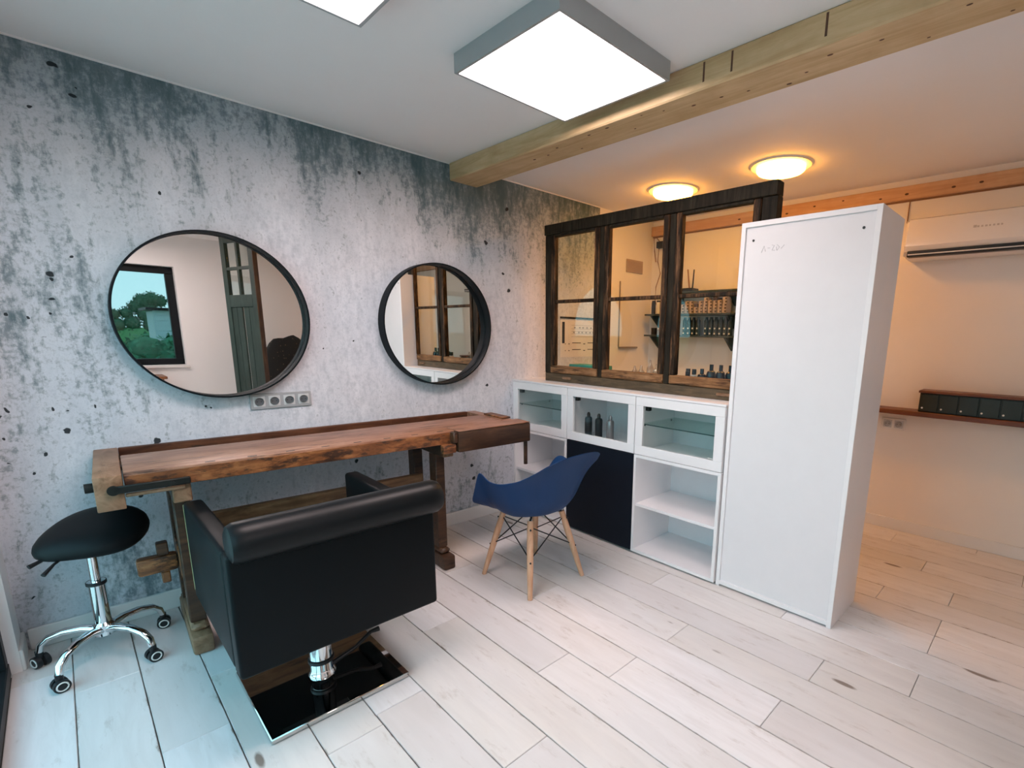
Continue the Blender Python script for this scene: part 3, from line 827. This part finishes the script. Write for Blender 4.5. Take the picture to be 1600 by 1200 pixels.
tube(bm, [(0.03, -0.02, 0.055), (0.13, -0.01, 0.075), (0.20, 0.0, 0.11), (0.235, 0.0, 0.11)], [0.009, 0.008, 0.008, 0.011], 10)
obj('pump_lever', bm, M['black'], col)
obj('seat_bracket', sc(0.60, 0.86, -1.19, -0.94, 0.284, 0.3, 0.003), M['black'], t)
XL, XR, YF, YR = 0.427, 1.112, -0.588, -1.322
AT = 0.066
obj('seat_base', sc(XL + AT, XR - AT, YR + 0.07, YF - 0.02, 0.30, 0.40, 0.01, 2), M['leather'], t)
obj('seat_cushion', sc(XL + AT + 0.002, XR - AT - 0.002, YR + 0.10, YF - 0.002, 0.401, 0.49, 0.03, 4), M['leather'], t)
obj('backrest', sc(XL, XR, YR, YR + 0.075, 0.282, 0.70, 0.012, 3), M['leather'], t)
bm = bm_new()
n = 24
prof = [(0.0, 0.0), (0.055, 0.0), (0.068, 0.006), (0.075, 0.020)]
L = 0.705
pp = [(0, 0), (0.042, 0), (0.057, 0.006), (0.065, 0.022), (0.066, 0.05), (0.066, L - 0.05), (0.065, L - 0.022), (0.057, L - 0.006), (0.042, L), (0, L)]
lathe(bm, pp, (0.436 - SX, -1.308 - SY, 0.735), 28, 'X')
obj('head_roll', bm, M['leather_roll'], t)
obj('back_cushion', sc(XL + AT + 0.002, XR - AT - 0.002, YR + 0.076, YR + 0.13, 0.492, 0.685, 0.02, 3), M['leather'], t)
for xa in (XL, XR - AT):
    a = obj('armrest', sc(xa, xa + AT, YR + 0.0755, YF, 0.282, 0.695, 0.016, 3), M['leather'], t)
    if xa == XL:
        obj('piping', tube(bm_new(), [(xa - SX + 0.004, YF - SY - 0.001, 0.315), (xa - SX + 0.004, YF - SY - 0.001, 0.68)], 0.0042, 6), M['piping'], a)

# ------------------------------------------------------------------ saddle stool
HX, HY = 0.150, -0.285
t = thing('saddle_stool', 'black saddle seat stool on a five star chrome base with castors', 'stool', (HX, HY, 0))
# seat
bm = bm_new()
nu, nv = 40, 8
ca, sa = math.cos(R(-28)), math.sin(R(-28))
def seatp(ang, q, topside):
    e = 2.35
    c, s = math.cos(ang), math.sin(ang)
    rx, ry = 0.172, 0.150
    u = rx * math.copysign(abs(c) ** (2 / e), c) * q
    v = ry * math.copysign(abs(s) ** (2 / e), s) * q
    zc_ = 0.550 - 0.80 * u * u + 0.26 * v + 0.015 * u
    th = 0.044 * max(0.0, 1 - q ** 5) ** 0.45
    z = zc_ + (th if topside else -th)
    return Vector((u * ca - v * sa + 0.018, u * sa + v * ca - 0.018, z + 0.010))
rt_, rb_ = [], []
tc_ = bm.verts.new(seatp(0, 0, True))
bc_ = bm.verts.new(seatp(0, 0, False))
for j in range(1, nv + 1):
    q = math.sin(j / nv * math.pi / 2)
    rt_.append([bm.verts.new(seatp(2 * math.pi * i / nu, q, True)) for i in range(nu)])
    rb_.append(rt_[-1] if j == nv else [bm.verts.new(seatp(2 * math.pi * i / nu, q, False)) for i in range(nu)])
for ring, cc, rev in ((rt_, tc_, False), (rb_, bc_, True)):
    for i in range(nu):
        k = (i + 1) % nu
        bm.faces.new((cc, ring[0][i], ring[0][k]))
        for a, b in zip(ring, ring[1:]): bm.faces.new((a[i], b[i], b[k], a[k]))
obj('seat', bm, M['black_fabric'], t, angle=80)
mech = obj('seat_plate', B(-0.07, 0.07, -0.06, 0.06, 0.500, 0.516, bev=0.004), M['black'], t)
bm = bm_new()
tube(bm, [(-0.05, 0.0, 0.51), (-0.12, -0.06, 0.500), (-0.165, -0.085, 0.488)], [0.006, 0.006, 0.009], 8)
obj('tilt_lever', bm, M['black'], mech)
bm = bm_new()
tube(bm, [(-0.04, -0.04, 0.508), (-0.10, -0.12, 0.49), (-0.13, -0.155, 0.468)], [0.005, 0.005, 0.008], 8)
obj('height_lever', bm, M['black'], mech)
bm = bm_new()
lathe(bm, [(0, 0.105), (0.036, 0.105), (0.036, 0.15), (0.027, 0.16), (0.026, 0.325), (0.030, 0.326), (0.030, 0.342), (0.016, 0.343), (0.0155, 0.502), (0, 0.502)], seg=24)
gl = obj('gas_column', bm, M['chrome'], t)
obj('collar', lathe(bm_new(), [(0.0302, 0.327), (0.0325, 0.329), (0.0325, 0.341), (0.0302, 0.343)], seg=24), M['black'], gl)
for ang in (155, 229, 306, 28, 92):
    a = R(ang)
    d = Vector((math.cos(a), math.sin(a), 0))
    rr = 0.218
    pts = [(d * 0.02) + Vector((0, 0, 0.128)), d * 0.07 + Vector((0, 0, 0.140)), d * 0.13 + Vector((0, 0, 0.138)), d * 0.18 + Vector((0, 0, 0.122)), d * 0.208 + Vector((0, 0, 0.096)), d * 0.216 + Vector((0, 0, 0.066))]
    bm = bm_new()
    tube(bm, pts, [0.022, 0.019, 0.017, 0.016, 0.015, 0.014], 12, 0.8)
    leg = obj('leg', bm, M['chrome'], t)
    # castor: forked hood with two wheels
    k = a + R(55 if ang != 306 else -20)
    w_ = Vector((math.cos(k), math.sin(k), 0))
    c0 = d * rr + Vector((0, 0, 0.025))
    bm = bm_new()
    for sgn in (-1, 1):
        cyl(bm, c0 + w_ * sgn * 0.006, c0 + w_ * sgn * 0.022, 0.025, seg=20)
    cyl(bm, c0 + Vector((0, 0, 0.018)), c0 + Vector((0, 0, 0.045)), 0.012, seg=12)
    ca_ = obj('castor', bm, M['black'], leg)
    for sgn in (-1, 1):
        bm = bm_new()
        cc = c0 + w_ * sgn * 0.0225
        tube(bm, [cc + (Vector((0, 0, 1)) * math.sin(2 * math.pi * i / 16) + w_.cross(Vector((0, 0, 1))) * math.cos(2 * math.pi * i / 16)) * 0.0165 for i in range(17)], 0.0028, 5)
        obj('castor_ring', bm, M['white_plastic'], leg)

# ------------------------------------------------------------------ blue shell chair
BX, BY = 1.90, -0.995
t = thing('shell_armchair', 'navy blue plastic shell armchair on four beech dowel legs', 'chair', (BX, BY, 0), 0.0)
rimk = [  # angle from back (deg), x, y, z of the rim on the right half; y+ is the front
    (0.00, 0.000, -0.392, 0.800), (0.10, 0.100, -0.385, 0.794), (0.19, 0.185, -0.340, 0.760), (0.29, 0.230, -0.275, 0.707), (0.40, 0.262, -0.195, 0.660), (0.50, 0.292, -0.095, 0.630),
    (0.60, 0.298, 0.000, 0.626), (0.68, 0.288, 0.090, 0.668), (0.715, 0.275, 0.125, 0.635), (0.79, 0.258, 0.190, 0.520), (0.86, 0.242, 0.248, 0.432), (0.93, 0.150, 0.262, 0.425), (1.00, 0.0, 0.268, 0.418)]
def rimat(s):
    for (s0, *a), (s1, *b) in zip(rimk, rimk[1:]):
        if s <= s1 + 1e-9:
            f = (s - s0) / (s1 - s0)
            return Vector(a).lerp(Vector(b), f)
bm = bm_new()
half = [i / 36 for i in range(37)]
ring = [rimat(s) for s in half] + [Vector((-p.x, p.y, p.z)) for p in [rimat(s) for s in half][::-1][1:-1]]
nr = len(ring)
for _ in range(1):
    ring = [ring[i] * 0.5 + (ring[i - 1] + ring[(i + 1) % nr]) * 0.25 for i in range(nr)]
C0 = Vector((0, 0.03, 0.405))
levels = [0.18, 0.36, 0.52, 0.66, 0.77, 0.86, 0.93, 0.975, 1.0]
grid = []
for q in levels:
    row = []
    for p in ring:
        h = max(p.z - C0.z, 0.0)
        hq = 0.04 * q + 0.96 * q ** 3.6
        # sides stay inside the rim: bowl first spreads, then climbs
        fl_ = 0.05 + 0.17 * min(1.0, max(0.0, (-p.y - 0.12) / 0.2))
        sp_ = (1 - fl_) * q ** 0.55 + fl_ * q ** 16 if h > 0.08 else q
        lean = 1.0 - 0.10 * math.sin(math.pi * min(q, 1)) * 0
        row.append(bm.verts.new((C0.x + (p.x - C0.x) * sp_ * lean, C0.y + (p.y - C0.y) * sp_ * lean, C0.z + h * hq + (p.z - C0.z if p.z < C0.z else 0) * q)))
    grid.append(row)
cv = bm.verts.new(C0)
for i in range(nr):
    k = (i + 1) % nr
    bm.faces.new((cv, grid[0][i], grid[0][k]))
    for a, b in zip(grid, grid[1:]): bm.faces.new((a[i], b[i], b[k], a[k]))
sh = obj('shell', bm, M['blue_shell'], t, angle=80)
md = sh.modifiers.new('thickness', 'SOLIDIFY')
md.thickness = 0.007
md.offset = -1
md2 = sh.modifiers.new('smooth', 'SUBSURF')
md2.levels = md2.render_levels = 1
legs = []
for sx in (-1, 1):
    for sy in (-1, 1):
        top = Vector((sx * 0.115, sy * 0.115, 0.392))
        bot = Vector((sx * 0.196, sy * 0.207, 0.0))
        bm = bm_new()
        d = bot - top
        tube(bm, [top, top + d * 0.3, top + d * 0.65, bot], [0.016, 0.0185, 0.0165, 0.0125], 14)
        lg = obj('leg', bm, M['beech_leg'], t)
        legs.append((top, bot))
        obj('leg_bolt', cyl(bm_new(), top + d * 0.10 + Vector((sx * 0.008, sy * 0.012, 0)), top + d * 0.10 + Vector((sx * 0.014, sy * 0.02, 0)), 0.005, seg=8), M['black'], lg)
        obj('leg_bolt', cyl(bm_new(), top + d * 0.52 + Vector((sx * 0.007, sy * 0.010, 0)), top + d * 0.52 + Vector((sx * 0.012, sy * 0.018, 0)), 0.005, seg=8), M['black'], lg)
for i, j in ((0, 1), (2, 3), (0, 2), (1, 3)):
    for u, v in ((0.08, 0.50), (0.50, 0.08)):
        a = legs[i][0].lerp(legs[i][1], u)
        b = legs[j][0].lerp(legs[j][1], v)
        obj('brace_wire', tube(bm_new(), [a, b], 0.0036, 6), M['black'], t)
bm = bm_new()
for sx, sy in ((-1, -1), (-1, 1), (1, -1), (1, 1)):
    tube(bm, [(0, 0.0, 0.386), (sx * 0.115, sy * 0.115, 0.395)], 0.006, 6)
obj('mount_frame', bm, M['black'], t)

# ------------------------------------------------------------------ back room: white wall, shelves, AC, ledge
t = thing('vent_grille', 'beige vent grille high on the white wall behind the old frame', 'vent', (3.995, 0.0025, 2.008))
obj('vent_frame', B(-0.122, 0.122, -0.010, 0.0, -0.058, 0.058, bev=0.003), M['vent'], t)
for i in range(7):
    obj('slat', B(-0.11, 0.11, -0.014, -0.0101, -0.048 + i * 0.014, -0.042 + i * 0.014), M['vent'], t)
t = thing('wall_rail', 'thin grey wall rail with upright behind the middle casement', 'rail', (3.80, 0.0025, 1.26))
obj('rail', B(-0.01, 0.26, -0.026, 0.0, -0.008, 0.008, bev=0.003), M['grey_rail'], t)
obj('upright', B(-0.012, -0.004, -0.010, 0.0, 0.0081, 0.60), M['grey_rail'], t)
t = thing('junction_box', 'small black wall box with loose brown cables in the back room corner', 'cable box', (X1, -0.11, 2.225))
obj('box', B(-0.045, -0.0005, -0.05, 0.04, -0.03, 0.03, bev=0.005), M['black'], t)
obj('cable', tube(bm_new(), [(-0.010, 0.03, -0.02), (-0.012, 0.035, -0.15), (-0.010, 0.0, -0.26), (-0.010, 0.045, -0.38), (-0.010, 0.05, -0.50), (-0.010, 0.02, -0.58), (-0.010, 0.0, -0.62)], 0.004, 6), M['wire_brown'], t)
obj('cable', tube(bm_new(), [(-0.010, 0.02, 0.03), (-0.02, 0.06, 0.075), (-0.02, 0.085, 0.06), (-0.010, 0.08, -0.05), (-0.010, 0.06, -0.15)], 0.0045, 6), M['wire_brown'], t)

def wshelf(z, label, ys=0.0):
    t = thing('wall_shelf', label, 'shelf', (X1, -0.06, z), 0, 'dark shelves on the back room wall')
    obj('board', B(-0.17, -0.0005, -1.70, ys, -0.016, 0.0, bev=0.002), M['grey_shelf'], t)
    for y in (ys - 0.06, -0.85, -1.64):
        bm = bm_new()
        vs = [bm.verts.new(p) for p in ((-0.15, y - 0.008, -0.0161), (-0.0005, y - 0.008, -0.0161), (-0.0005, y - 0.008, -0.13), (-0.15, y + 0.008, -0.0161), (-0.0005, y + 0.008, -0.0161), (-0.0005, y + 0.008, -0.13))]
        for f in ((0, 1, 2), (3, 5, 4), (0, 3, 4, 1), (1, 4, 5, 2), (2, 5, 3, 0)): bm.faces.new([vs[i] for i in f])
        obj('bracket', bm, M['grey_shelf'], t)
wshelf(1.578, 'dark back room shelf carrying the stacked cartons')
wshelf(1.385, 'dark back room shelf carrying the row of dark bottles')
wshelf(1.772, 'dark topmost back room shelf carrying the black router', -0.26)
# cartons on the upper shelf
random.seed(5)
bmesh_box = meshdata('carton', B(-0.045, 0.045, -0.0185, 0.0185, 0, 0.0265, bev=0.0015), M['cream_box'], False)
bmesh_end = meshdata('end_print', B(-0.0462, -0.0452, -0.0184, -0.002, 0.006, 0.0205), M['black_box'], False)
dark_box = meshdata('carton', B(-0.045, 0.045, -0.0185, 0.0185, 0, 0.0265, bev=0.0015), M['black_box'], False)
for c in range(13):
    nst = random.choice((3, 4, 4, 5))
    for r_ in range(nst):
        dark = (c % 4 == 2 and r_ == nst - 1)
        o = obj('carton', dark_box if dark else bmesh_box, None)
        o.location = (X1 - 0.11 + random.uniform(-0.004, 0.004), -0.335 - c * 0.0465, 1.5782 + r_ * 0.0267)
        o.rotation_euler = (0, 0, random.uniform(-0.05, 0.05))
        if dark: tag(o, 'small dark hair colour carton topping a cream stack on the shelf', 'box', 'dark cartons topping the stacks')
        else:
            tag(o, 'small cream hair colour carton in the stacks on the back room shelf', 'box', 'cream hair colour cartons on the shelf')
            obj('end_print', bmesh_end, None, o)
# tall tins at the left end of the upper shelf
for i, y in enumerate((-0.12, -0.175, -0.23)):
    bottle('tube_tin', ('dark tin at the corner end of the carton shelf', 'pale tin second from the shelf corner end', 'pale tin third from the shelf corner end')[i], 'tin', (X1 - 0.11, y, 1.5785), [(0, 0), (0.02, 0), (0.02, 0.11), (0, 0.11)], (M['black'], M['white_label'], M['white_label'])[i], [(0, 0.11), (0.017, 0.11), (0.017, 0.125), (0, 0.125)], M['black'])
# dark bottles on the lower shelf
proto = None
for i, y in enumerate([-0.475 - k * 0.047 for k in range(4)] + [-0.70 - k * 0.047 for k in range(6)]):
    if proto is None:
        proto = bottle('tint_bottle', 'tall dark bottle with white label dots on the lower back room shelf', 'bottle', (X1 - 0.10, y, 1.3855), [(0, 0), (0.019, 0), (0.02, 0.003), (0.02, 0.13), (0.012, 0.145), (0.012, 0.16), (0, 0.16)], M['dark_bottle'], None, None, 'dark bottles on the lower shelf')
        for z in (0.018, 0.062):
            obj('label_dot', cyl(bm_new(), (-0.0215, 0, z), (-0.0185, 0, z), 0.008, seg=10), M['white_label'], proto)
    else:
        c = copy_tree(proto)
        c.location = (X1 - 0.10, y, 1.3855)
bottle('small_jar', 'small pale jar at the corner end of the bottle shelf', 'jar', (X1 - 0.10, -0.385, 1.3855), [(0, 0), (0.014, 0), (0.014, 0.05), (0, 0.05)], M['white_label'])
for i, y in enumerate((-0.13, -0.20)):
    bottle('shelf_tin', ('dark squat tin at the corner end of the lower shelf', 'grey squat tin beside a dark one on the lower shelf')[i], 'tin', (X1 - 0.10, y, 1.3855), [(0, 0), (0.028, 0), (0.028, 0.05), (0, 0.05)], (M['black'], M['grey_bottle'])[i], [(0, 0.05), (0.029, 0.05), (0.029, 0.064), (0, 0.064)], (M['black'], M['white_label'])[i])
# router
t = thing('router', 'black router with two upright antennas on the topmost shelf', 'router', (X1 - 0.10, -0.475, 1.7725))
obj('case', B(-0.06, 0.06, -0.09, 0.09, 0.0, 0.028, bev=0.006), M['black'], t)
obj('antenna', cyl(bm_new(), (-0.03, -0.045, 0.028), (-0.03, -0.02, 0.19), 0.007, 0.006, 8), M['wire_brown'], t)
obj('antenna', cyl(bm_new(), (-0.03, -0.078, 0.028), (-0.03, -0.085, 0.185), 0.007, 0.006, 8), M['black'], t)

# bottles standing on the cabinet tops behind the old frame
bp_ = [(0, 0), (0.027, 0), (0.029, 0.004), (0.029, 0.125), (0.024, 0.142), (0.012, 0.150), (0.012, 0.185), (0, 0.185)]
for i in range(6):
    y = -1.458 - i * 0.063
    lab = ('short dark bottle beside the white jars behind the old frame', 'second dark bottle from the white jars behind the frame', 'third dark bottle from the white jars behind the frame', 'fourth dark bottle from the white jars behind the frame', 'fifth dark bottle from the jars, partly behind the tall cabinet', 'sixth dark bottle from the jars, hidden by the tall cabinet')[i]
    if i == 5: continue
    pr = bp_ if i else [(r, z * 0.84) for r, z in bp_]
    bottle('product_bottle', lab, 'bottle', (2.86, y, ZT + 0.0003), pr, M['navy_bottle'], None, None, 'dark bottles behind the old frame', ([(0.0292, 0.03), (0.0295, 0.031), (0.0295, 0.09), (0.0292, 0.091)], M['dark_bottle']))
for i, (x, y) in enumerate(((2.84, -1.372), (2.84, -1.415), (2.80, -1.395))):
    z0 = 0.135
    bottle('white_bottle', ('white bottle with black cap behind the frame post', 'white bottle with black cap beside the short dark bottle', 'front one of the white bottles with black caps')[i], 'bottle', (x, y, ZT + 0.0003), [(0, 0), (0.017, 0), (0.018, 0.003), (0.018, 0.115 if i < 2 else 0.105), (0, 0.12 if i < 2 else 0.11)], M['white_label'], [(0, 0.12 if i < 2 else 0.108), (0.014, 0.12 if i < 2 else 0.108), (0.014, 0.152 if i < 2 else 0.138), (0, 0.152 if i < 2 else 0.138)], M['black'], 'white bottles behind the old frame')
for i, (y, hh) in enumerate(((-0.93, 0.145), (-0.985, 0.15), (-1.06, 0.19), (-1.11, 0.165))):
    bottle('clear_bottle', ('low frosted bottle behind the middle casement, nearest the mural', 'second frosted bottle behind the middle casement', 'tallest pointed frosted bottle behind the middle casement', 'frosted bottle behind the middle casement, beside the tallest')[i], 'bottle', (2.87, y, ZT + 0.0003), [(0, 0), (0.024, 0), (0.025, 0.004), (0.024, hh * 0.7), (0.010, hh * 0.85), (0.006, hh), (0, hh)], M['frosted'], None, None, 'frosted bottles behind the old frame')
t = thing('card_box', 'sea green flat box on the cabinet behind the first casement', 'box', (2.86, -0.52, ZT + 0.0003))
obj('box_base', B(-0.06, 0.06, -0.16, 0.16, 0, 0.10, bev=0.002), M['green_card'], t)
obj('box_lid', B(-0.062, 0.062, -0.162, 0.162, 0.1001, 0.128, bev=0.003), M['green_card'], t)

# wall planner on the mural in the back room
t = thing('wall_planner', 'white paper wall planner with black side bar on the concrete wall', 'planner', (3.04, -0.0005, 1.185))
obj('sheet', B(0, 0.46, -0.003, 0.0, 0, 0.305), M['paper'], t)
obj('clip_bar', B(0.0, 0.46, -0.006, 0.0, 0.318, 0.332), M['black'], t)
obj('side_bar', B(0.022, 0.05, -0.0045, -0.0031, 0.115, 0.29), M['black'], t)
bm = bm_new()
for z in (0.118, 0.062):
    for a, b in ((0.055, 0.065), (0.095, 0.11), (0.14, 0.245), (0.275, 0.30), (0.33, 0.44)):
        box(bm, a, b, -0.0042, -0.0031, z - 0.003 - (0.008 if b - a < 0.05 else 0), z + 0.003 - (0.008 if b - a < 0.05 else 0))
obj('dark_print', bm, M['black'], t)['kind'] = 'stuff'
bm = bm_new()
for z in (0.17, 0.195, 0.215, 0.235, 0.265):
    box(bm, 0.13, 0.42, -0.0040, -0.0031, z - 0.0012, z + 0.0012)
for x in (0.15, 0.21, 0.25, 0.30, 0.35, 0.39):
    box(bm, x, x + 0.018, -0.0041, -0.0031, 0.20, 0.212)
    box(bm, x + 0.01, x + 0.03, -0.0041, -0.0031, 0.24, 0.252)
obj('grey_print', bm, M['grey_print'], t)['kind'] = 'stuff'

# air conditioner
t = thing('air_conditioner', 'white split air conditioner high on the back room wall', 'air conditioner', (X1 - 0.0005, -2.185, 1.90))
bm = bm_new()
prof = [(-0.005, 0.0), (-0.12, 0.0), (-0.19, 0.035), (-0.215, 0.075), (-0.215, 0.20), (-0.20, 0.238), (-0.17, 0.25), (-0.005, 0.25)]
ends = []
for y in (0.0, -0.84):
    ends.append([bm.verts.new((a, y, b)) for a, b in prof])
for i in range(len(prof)):
    j = (i + 1) % len(prof)
    bm.faces.new((ends[0][i], ends[0][j], ends[1][j], ends[1][i]))
bm.faces.new(ends[0][::-1])
bm.faces.new(ends[1])
bmesh.ops.bevel(bm, geom=[e for e in bm.edges if abs((e.verts[0].co - e.verts[1].co).y) < 1e-4], offset=0.012, segments=3, affect='EDGES')
obj('casing', bm, M['ac_white'], t, angle=30)
obj('outlet', B(-0.209, -0.15, -0.82, -0.022, 0.008, 0.046, bev=0.004), M['black'], t)
obj('louvre', B(-0.2125, -0.185, -0.815, -0.028, 0.020, 0.026, bev=0.001), M['white_plastic'], t)
obj('end_cap', B(-0.18, -0.005, 0.0, 0.006, 0.02, 0.24, bev=0.003), M['white_plastic'], t)
bm = bm_new()
for i, wd in enumerate((0.016, 0.010, 0.010, 0.012, 0.009, 0.010, 0.011, 0.009)):
    y = -0.355 - i * 0.0185
    box(bm, -0.2162, -0.2148, y - wd, y, 0.150, 0.160 if i else 0.164)
obj('nameplate', bm, M['pale_print'], t)['kind'] = 'stuff'

# ledge with long drawer box
tag(obj('wall_ledge', B(X1 - 0.16, X1 - 0.0005, Y1 + 0.6, -1.90, 0.872, 0.905, bev=0.005), M['ledge']), 'long red brown wooden ledge along the back room wall', 'ledge')
t = thing('drawer_box', 'long low dark box of small drawers with wooden top on the ledge', 'drawer box', (X1 - 0.085, -2.385, 0.9055))
obj('casing', B(-0.055, 0.08, -0.86, 0.0, 0.0, 0.128, bev=0.002), M['drawer_dark'], t)
obj('top_board', B(-0.072, 0.083, -0.87, 0.008, 0.1281, 0.144, bev=0.003), M['ledge'], t)
for i in range(8):
    y = -0.006 - i * 0.1065
    d = obj('drawer', B(-0.064, -0.0552, y - 0.1, y, 0.006, 0.122, bev=0.002), M['drawer_dark'], t)
    obj('knob', lathe(bm_new(), [(0, 0), (0.006, 0), (0.006, 0.010), (0, 0.012)], (-0.0645, y - 0.016, 0.028), 10, 'X'), M['white_label'], d)

# ------------------------------------------------------------------ seen only in the mirrors
dv = Vector((1.71 - 1.555, 0.6, 0))
t = thing('old_panel_door', 'old green panelled door with four panes, seen in the large mirror', 'door', (1.555, -3.9, 0), math.atan2(dv.y, dv.x))
DW = dv.length
obj('stile', B(0, 0.085, -0.02, 0.02, 0, 2.36, bev=0.003), M['green_door'], t)
obj('stile', B(DW - 0.085, DW, -0.02, 0.02, 0, 2.36, bev=0.003), M['green_door'], t)
obj('edge_strip', B(DW, DW + 0.012, -0.022, 0.022, 0, 2.36), M['brown_edge'], t)
for a, b in ((0.0, 0.18), (1.60, 1.73), (2.28, 2.36)):
    obj('rail', B(0.085, DW - 0.085, -0.02, 0.02, a, b, bev=0.003), M['green_door'], t)
obj('glazing_bar', B(DW / 2 - 0.018, DW / 2 + 0.018, -0.016, 0.016, 1.73, 2.28), M['green_door'], t)
for xa, xb in ((0.085, DW / 2 - 0.018), (DW / 2 + 0.018, DW - 0.085)):
    obj('glazing_bar', B(xa, xb, -0.016, 0.016, 1.995, 2.025), M['green_door'], t)
    for za, zb in ((1.73, 1.995), (2.025, 2.28)):
        obj('pane', B(xa, xb, -0.002, 0.002, za, zb), M['glass'], t)
    obj('panel', B(xa, xb, -0.010, 0.010, 0.18, 1.60, bev=0.004), M['green_door'], t)
    obj('muntin', B((xa + xb) / 2 - 0.006, (xa + xb) / 2 + 0.006, -0.013, 0.013, 0.18, 1.60), M['green_door'], t)
t = thing('waiting_chair', 'dark speckled round backed chair reflected at the large mirror\'s lower right', 'chair', (2.30, -4.25, 0))
bm = bm_new()
for i, (r_, z) in enumerate(()): pass
bmesh.ops.create_uvsphere(bm, u_segments=28, v_segments=18, radius=1.0)
for v in bm.verts: v.co = Vector((v.co.x * 0.36, v.co.y * 0.09 - 0.25, 0.86 + v.co.z * 0.42 + 0.02 * math.sin(v.co.x * 9)))
obj('backrest', bm, M['speckled'], t, angle=80)
obj('seat', B(-0.33, 0.33, -0.3, 0.30, 0.30, 0.46, bev=0.05, seg=4), M['speckled'], t)
for sx in (-0.27, 0.27):
    for sy in (-0.24, 0.24):
        obj('leg', cyl(bm_new(), (sx, sy, 0), (sx, sy, 0.305), 0.016, 0.022, 12), M['black'], t)
t = thing('side_table', 'small brown wooden table under the window, reflected at the mirror\'s lower left', 'table', (0.80, Y1 + 0.24, 0))
obj('tabletop', B(-0.2, 0.2, -0.2, 0.2, 0.78, 0.81, bev=0.004), M['bench'], t)
obj('apron', B(-0.17, 0.17, -0.17, 0.17, 0.70, 0.7799), M['bench'], t)
for sx in (-0.16, 0.16):
    for sy in (-0.16, 0.16):
        obj('leg', cyl(bm_new(), (sx, sy, 0), (sx, sy, 0.70), 0.014, 0.02, 12), M['bench'], t)

# outside the window
pv = bm_new()
box(pv, -7.0, -0.38, -9.5, 6.0, -0.13, -0.06)
box(pv, -0.38, 8.0, -9.5, -5.12, -0.13, -0.06)
struct('bounce_pavement', pv, M['bounce_paving'])  # unseen pale slab added to bounce daylight up to the ceiling
g = bm_new()
box(g, -400, 400, -600, 300, -0.45, -0.14)
gr = struct('ground_outside', g, M['lawn'])
random.seed(3)
def leafball(bm, c, r, n, s):
    for _ in range(n):
        d = Vector((random.gauss(0, 1), random.gauss(0, 1), random.gauss(0, 1))).normalized()
        p = Vector(c) + d * r * random.uniform(0.72, 1.0)
        a = Vector((random.gauss(0, 1), random.gauss(0, 1), random.gauss(0, 1))).normalized()
        b = a.cross(d)
        if b.length < 1e-3: continue
        b.normalize()
        q = s * random.uniform(0.6, 1.2)
        vs = [bm.verts.new(p + x) for x in (a * q, b * q * 0.5, -a * q, -b * q * 0.5)]
        bm.faces.new(vs)
def shrub(name, label, loc, blobs, mat, leaf, trunk=None, group=None):
    t = thing(name, label, 'shrub' if name == 'garden_shrub' else 'tree', loc, 0, group)
    bm = bm_new()
    bmc = bm_new()
    for (x, y, z, r, n) in blobs:
        bmesh.ops.create_icosphere(bmc, subdivisions=2, radius=r * 0.78, matrix=Matrix.Translation((x, y, z)))
        leafball(bm, (x, y, z), r, n, leaf)
    o = obj('foliage', bm, mat, t, False)
    o['kind'] = 'stuff'
    obj('foliage_core', bmc, mat, t)
    obj('trunk', cyl(bm_new(), (0, 0, 0), (0, 0, trunk or 0.5), 0.09 if trunk else 0.04, 0.05, 10), M['bark'], t)
shrub('garden_shrub', 'low leafy shrub outside the window, reflected in the mirror', (1.35, -9.0, -0.14), [(0.35 * i - 1.1, random.uniform(-.3, .3), 0.86 + random.uniform(-.15, .2), 0.42, 260) for i in range(8)], M['leaf'], 0.06)
shrub('garden_shrub', 'second leafy shrub farther out beyond the window', (3.3, -12.0, -0.14), [(0.4 * i - 1.2, random.uniform(-.3, .3), 0.95 + random.uniform(-.2, .2), 0.5, 260) for i in range(7)], M['leaf'], 0.07)
shrub('garden_tree', 'round crowned tree beyond the lawn outside the window', (6.4, -58.0, -0.14), [(-0.4, 0, 3.7, 0.75, 300), (0.25, 0.1, 3.95, 0.7, 300), (0.8, 0, 3.75, 0.6, 240), (-0.9, 0, 3.2, 0.65, 260), (0.1, 0, 3.1, 0.6, 200), (-1.6, 0, 2.6, 0.6, 200), (-0.3, 0, 2.5, 0.8, 220), (0.6, 0, 2.4, 0.7, 200), (0.0, 0, 1.6, 0.8, 200), (-1.3, 0, 1.8, 0.75, 200), (0.9, 0, 1.5, 0.7, 160), (-2.3, 0, 1.6, 0.7, 160), (-2.4, 0, 2.5, 0.5, 160)], M['tree_leaf'], 0.12, 3.0)
t = thing('garden_shed', 'pale boarded shed with dark roof beyond the lawn outside', 'shed', (4.6, -22.0, -0.14))
for i in range(11):
    obj('board', B(-1.8, 1.8, 0.0, 0.03, 0.02 + i * 0.19, 0.20 + i * 0.19), M['shed'], t)
obj('shed_body', B(-1.79, 1.79, -2.0, -0.001, 0.0, 2.08), M['shed'], t)
obj('roof', B(-2.0, 2.0, -2.2, 0.2, 2.12, 2.20), M['anthracite'], t)
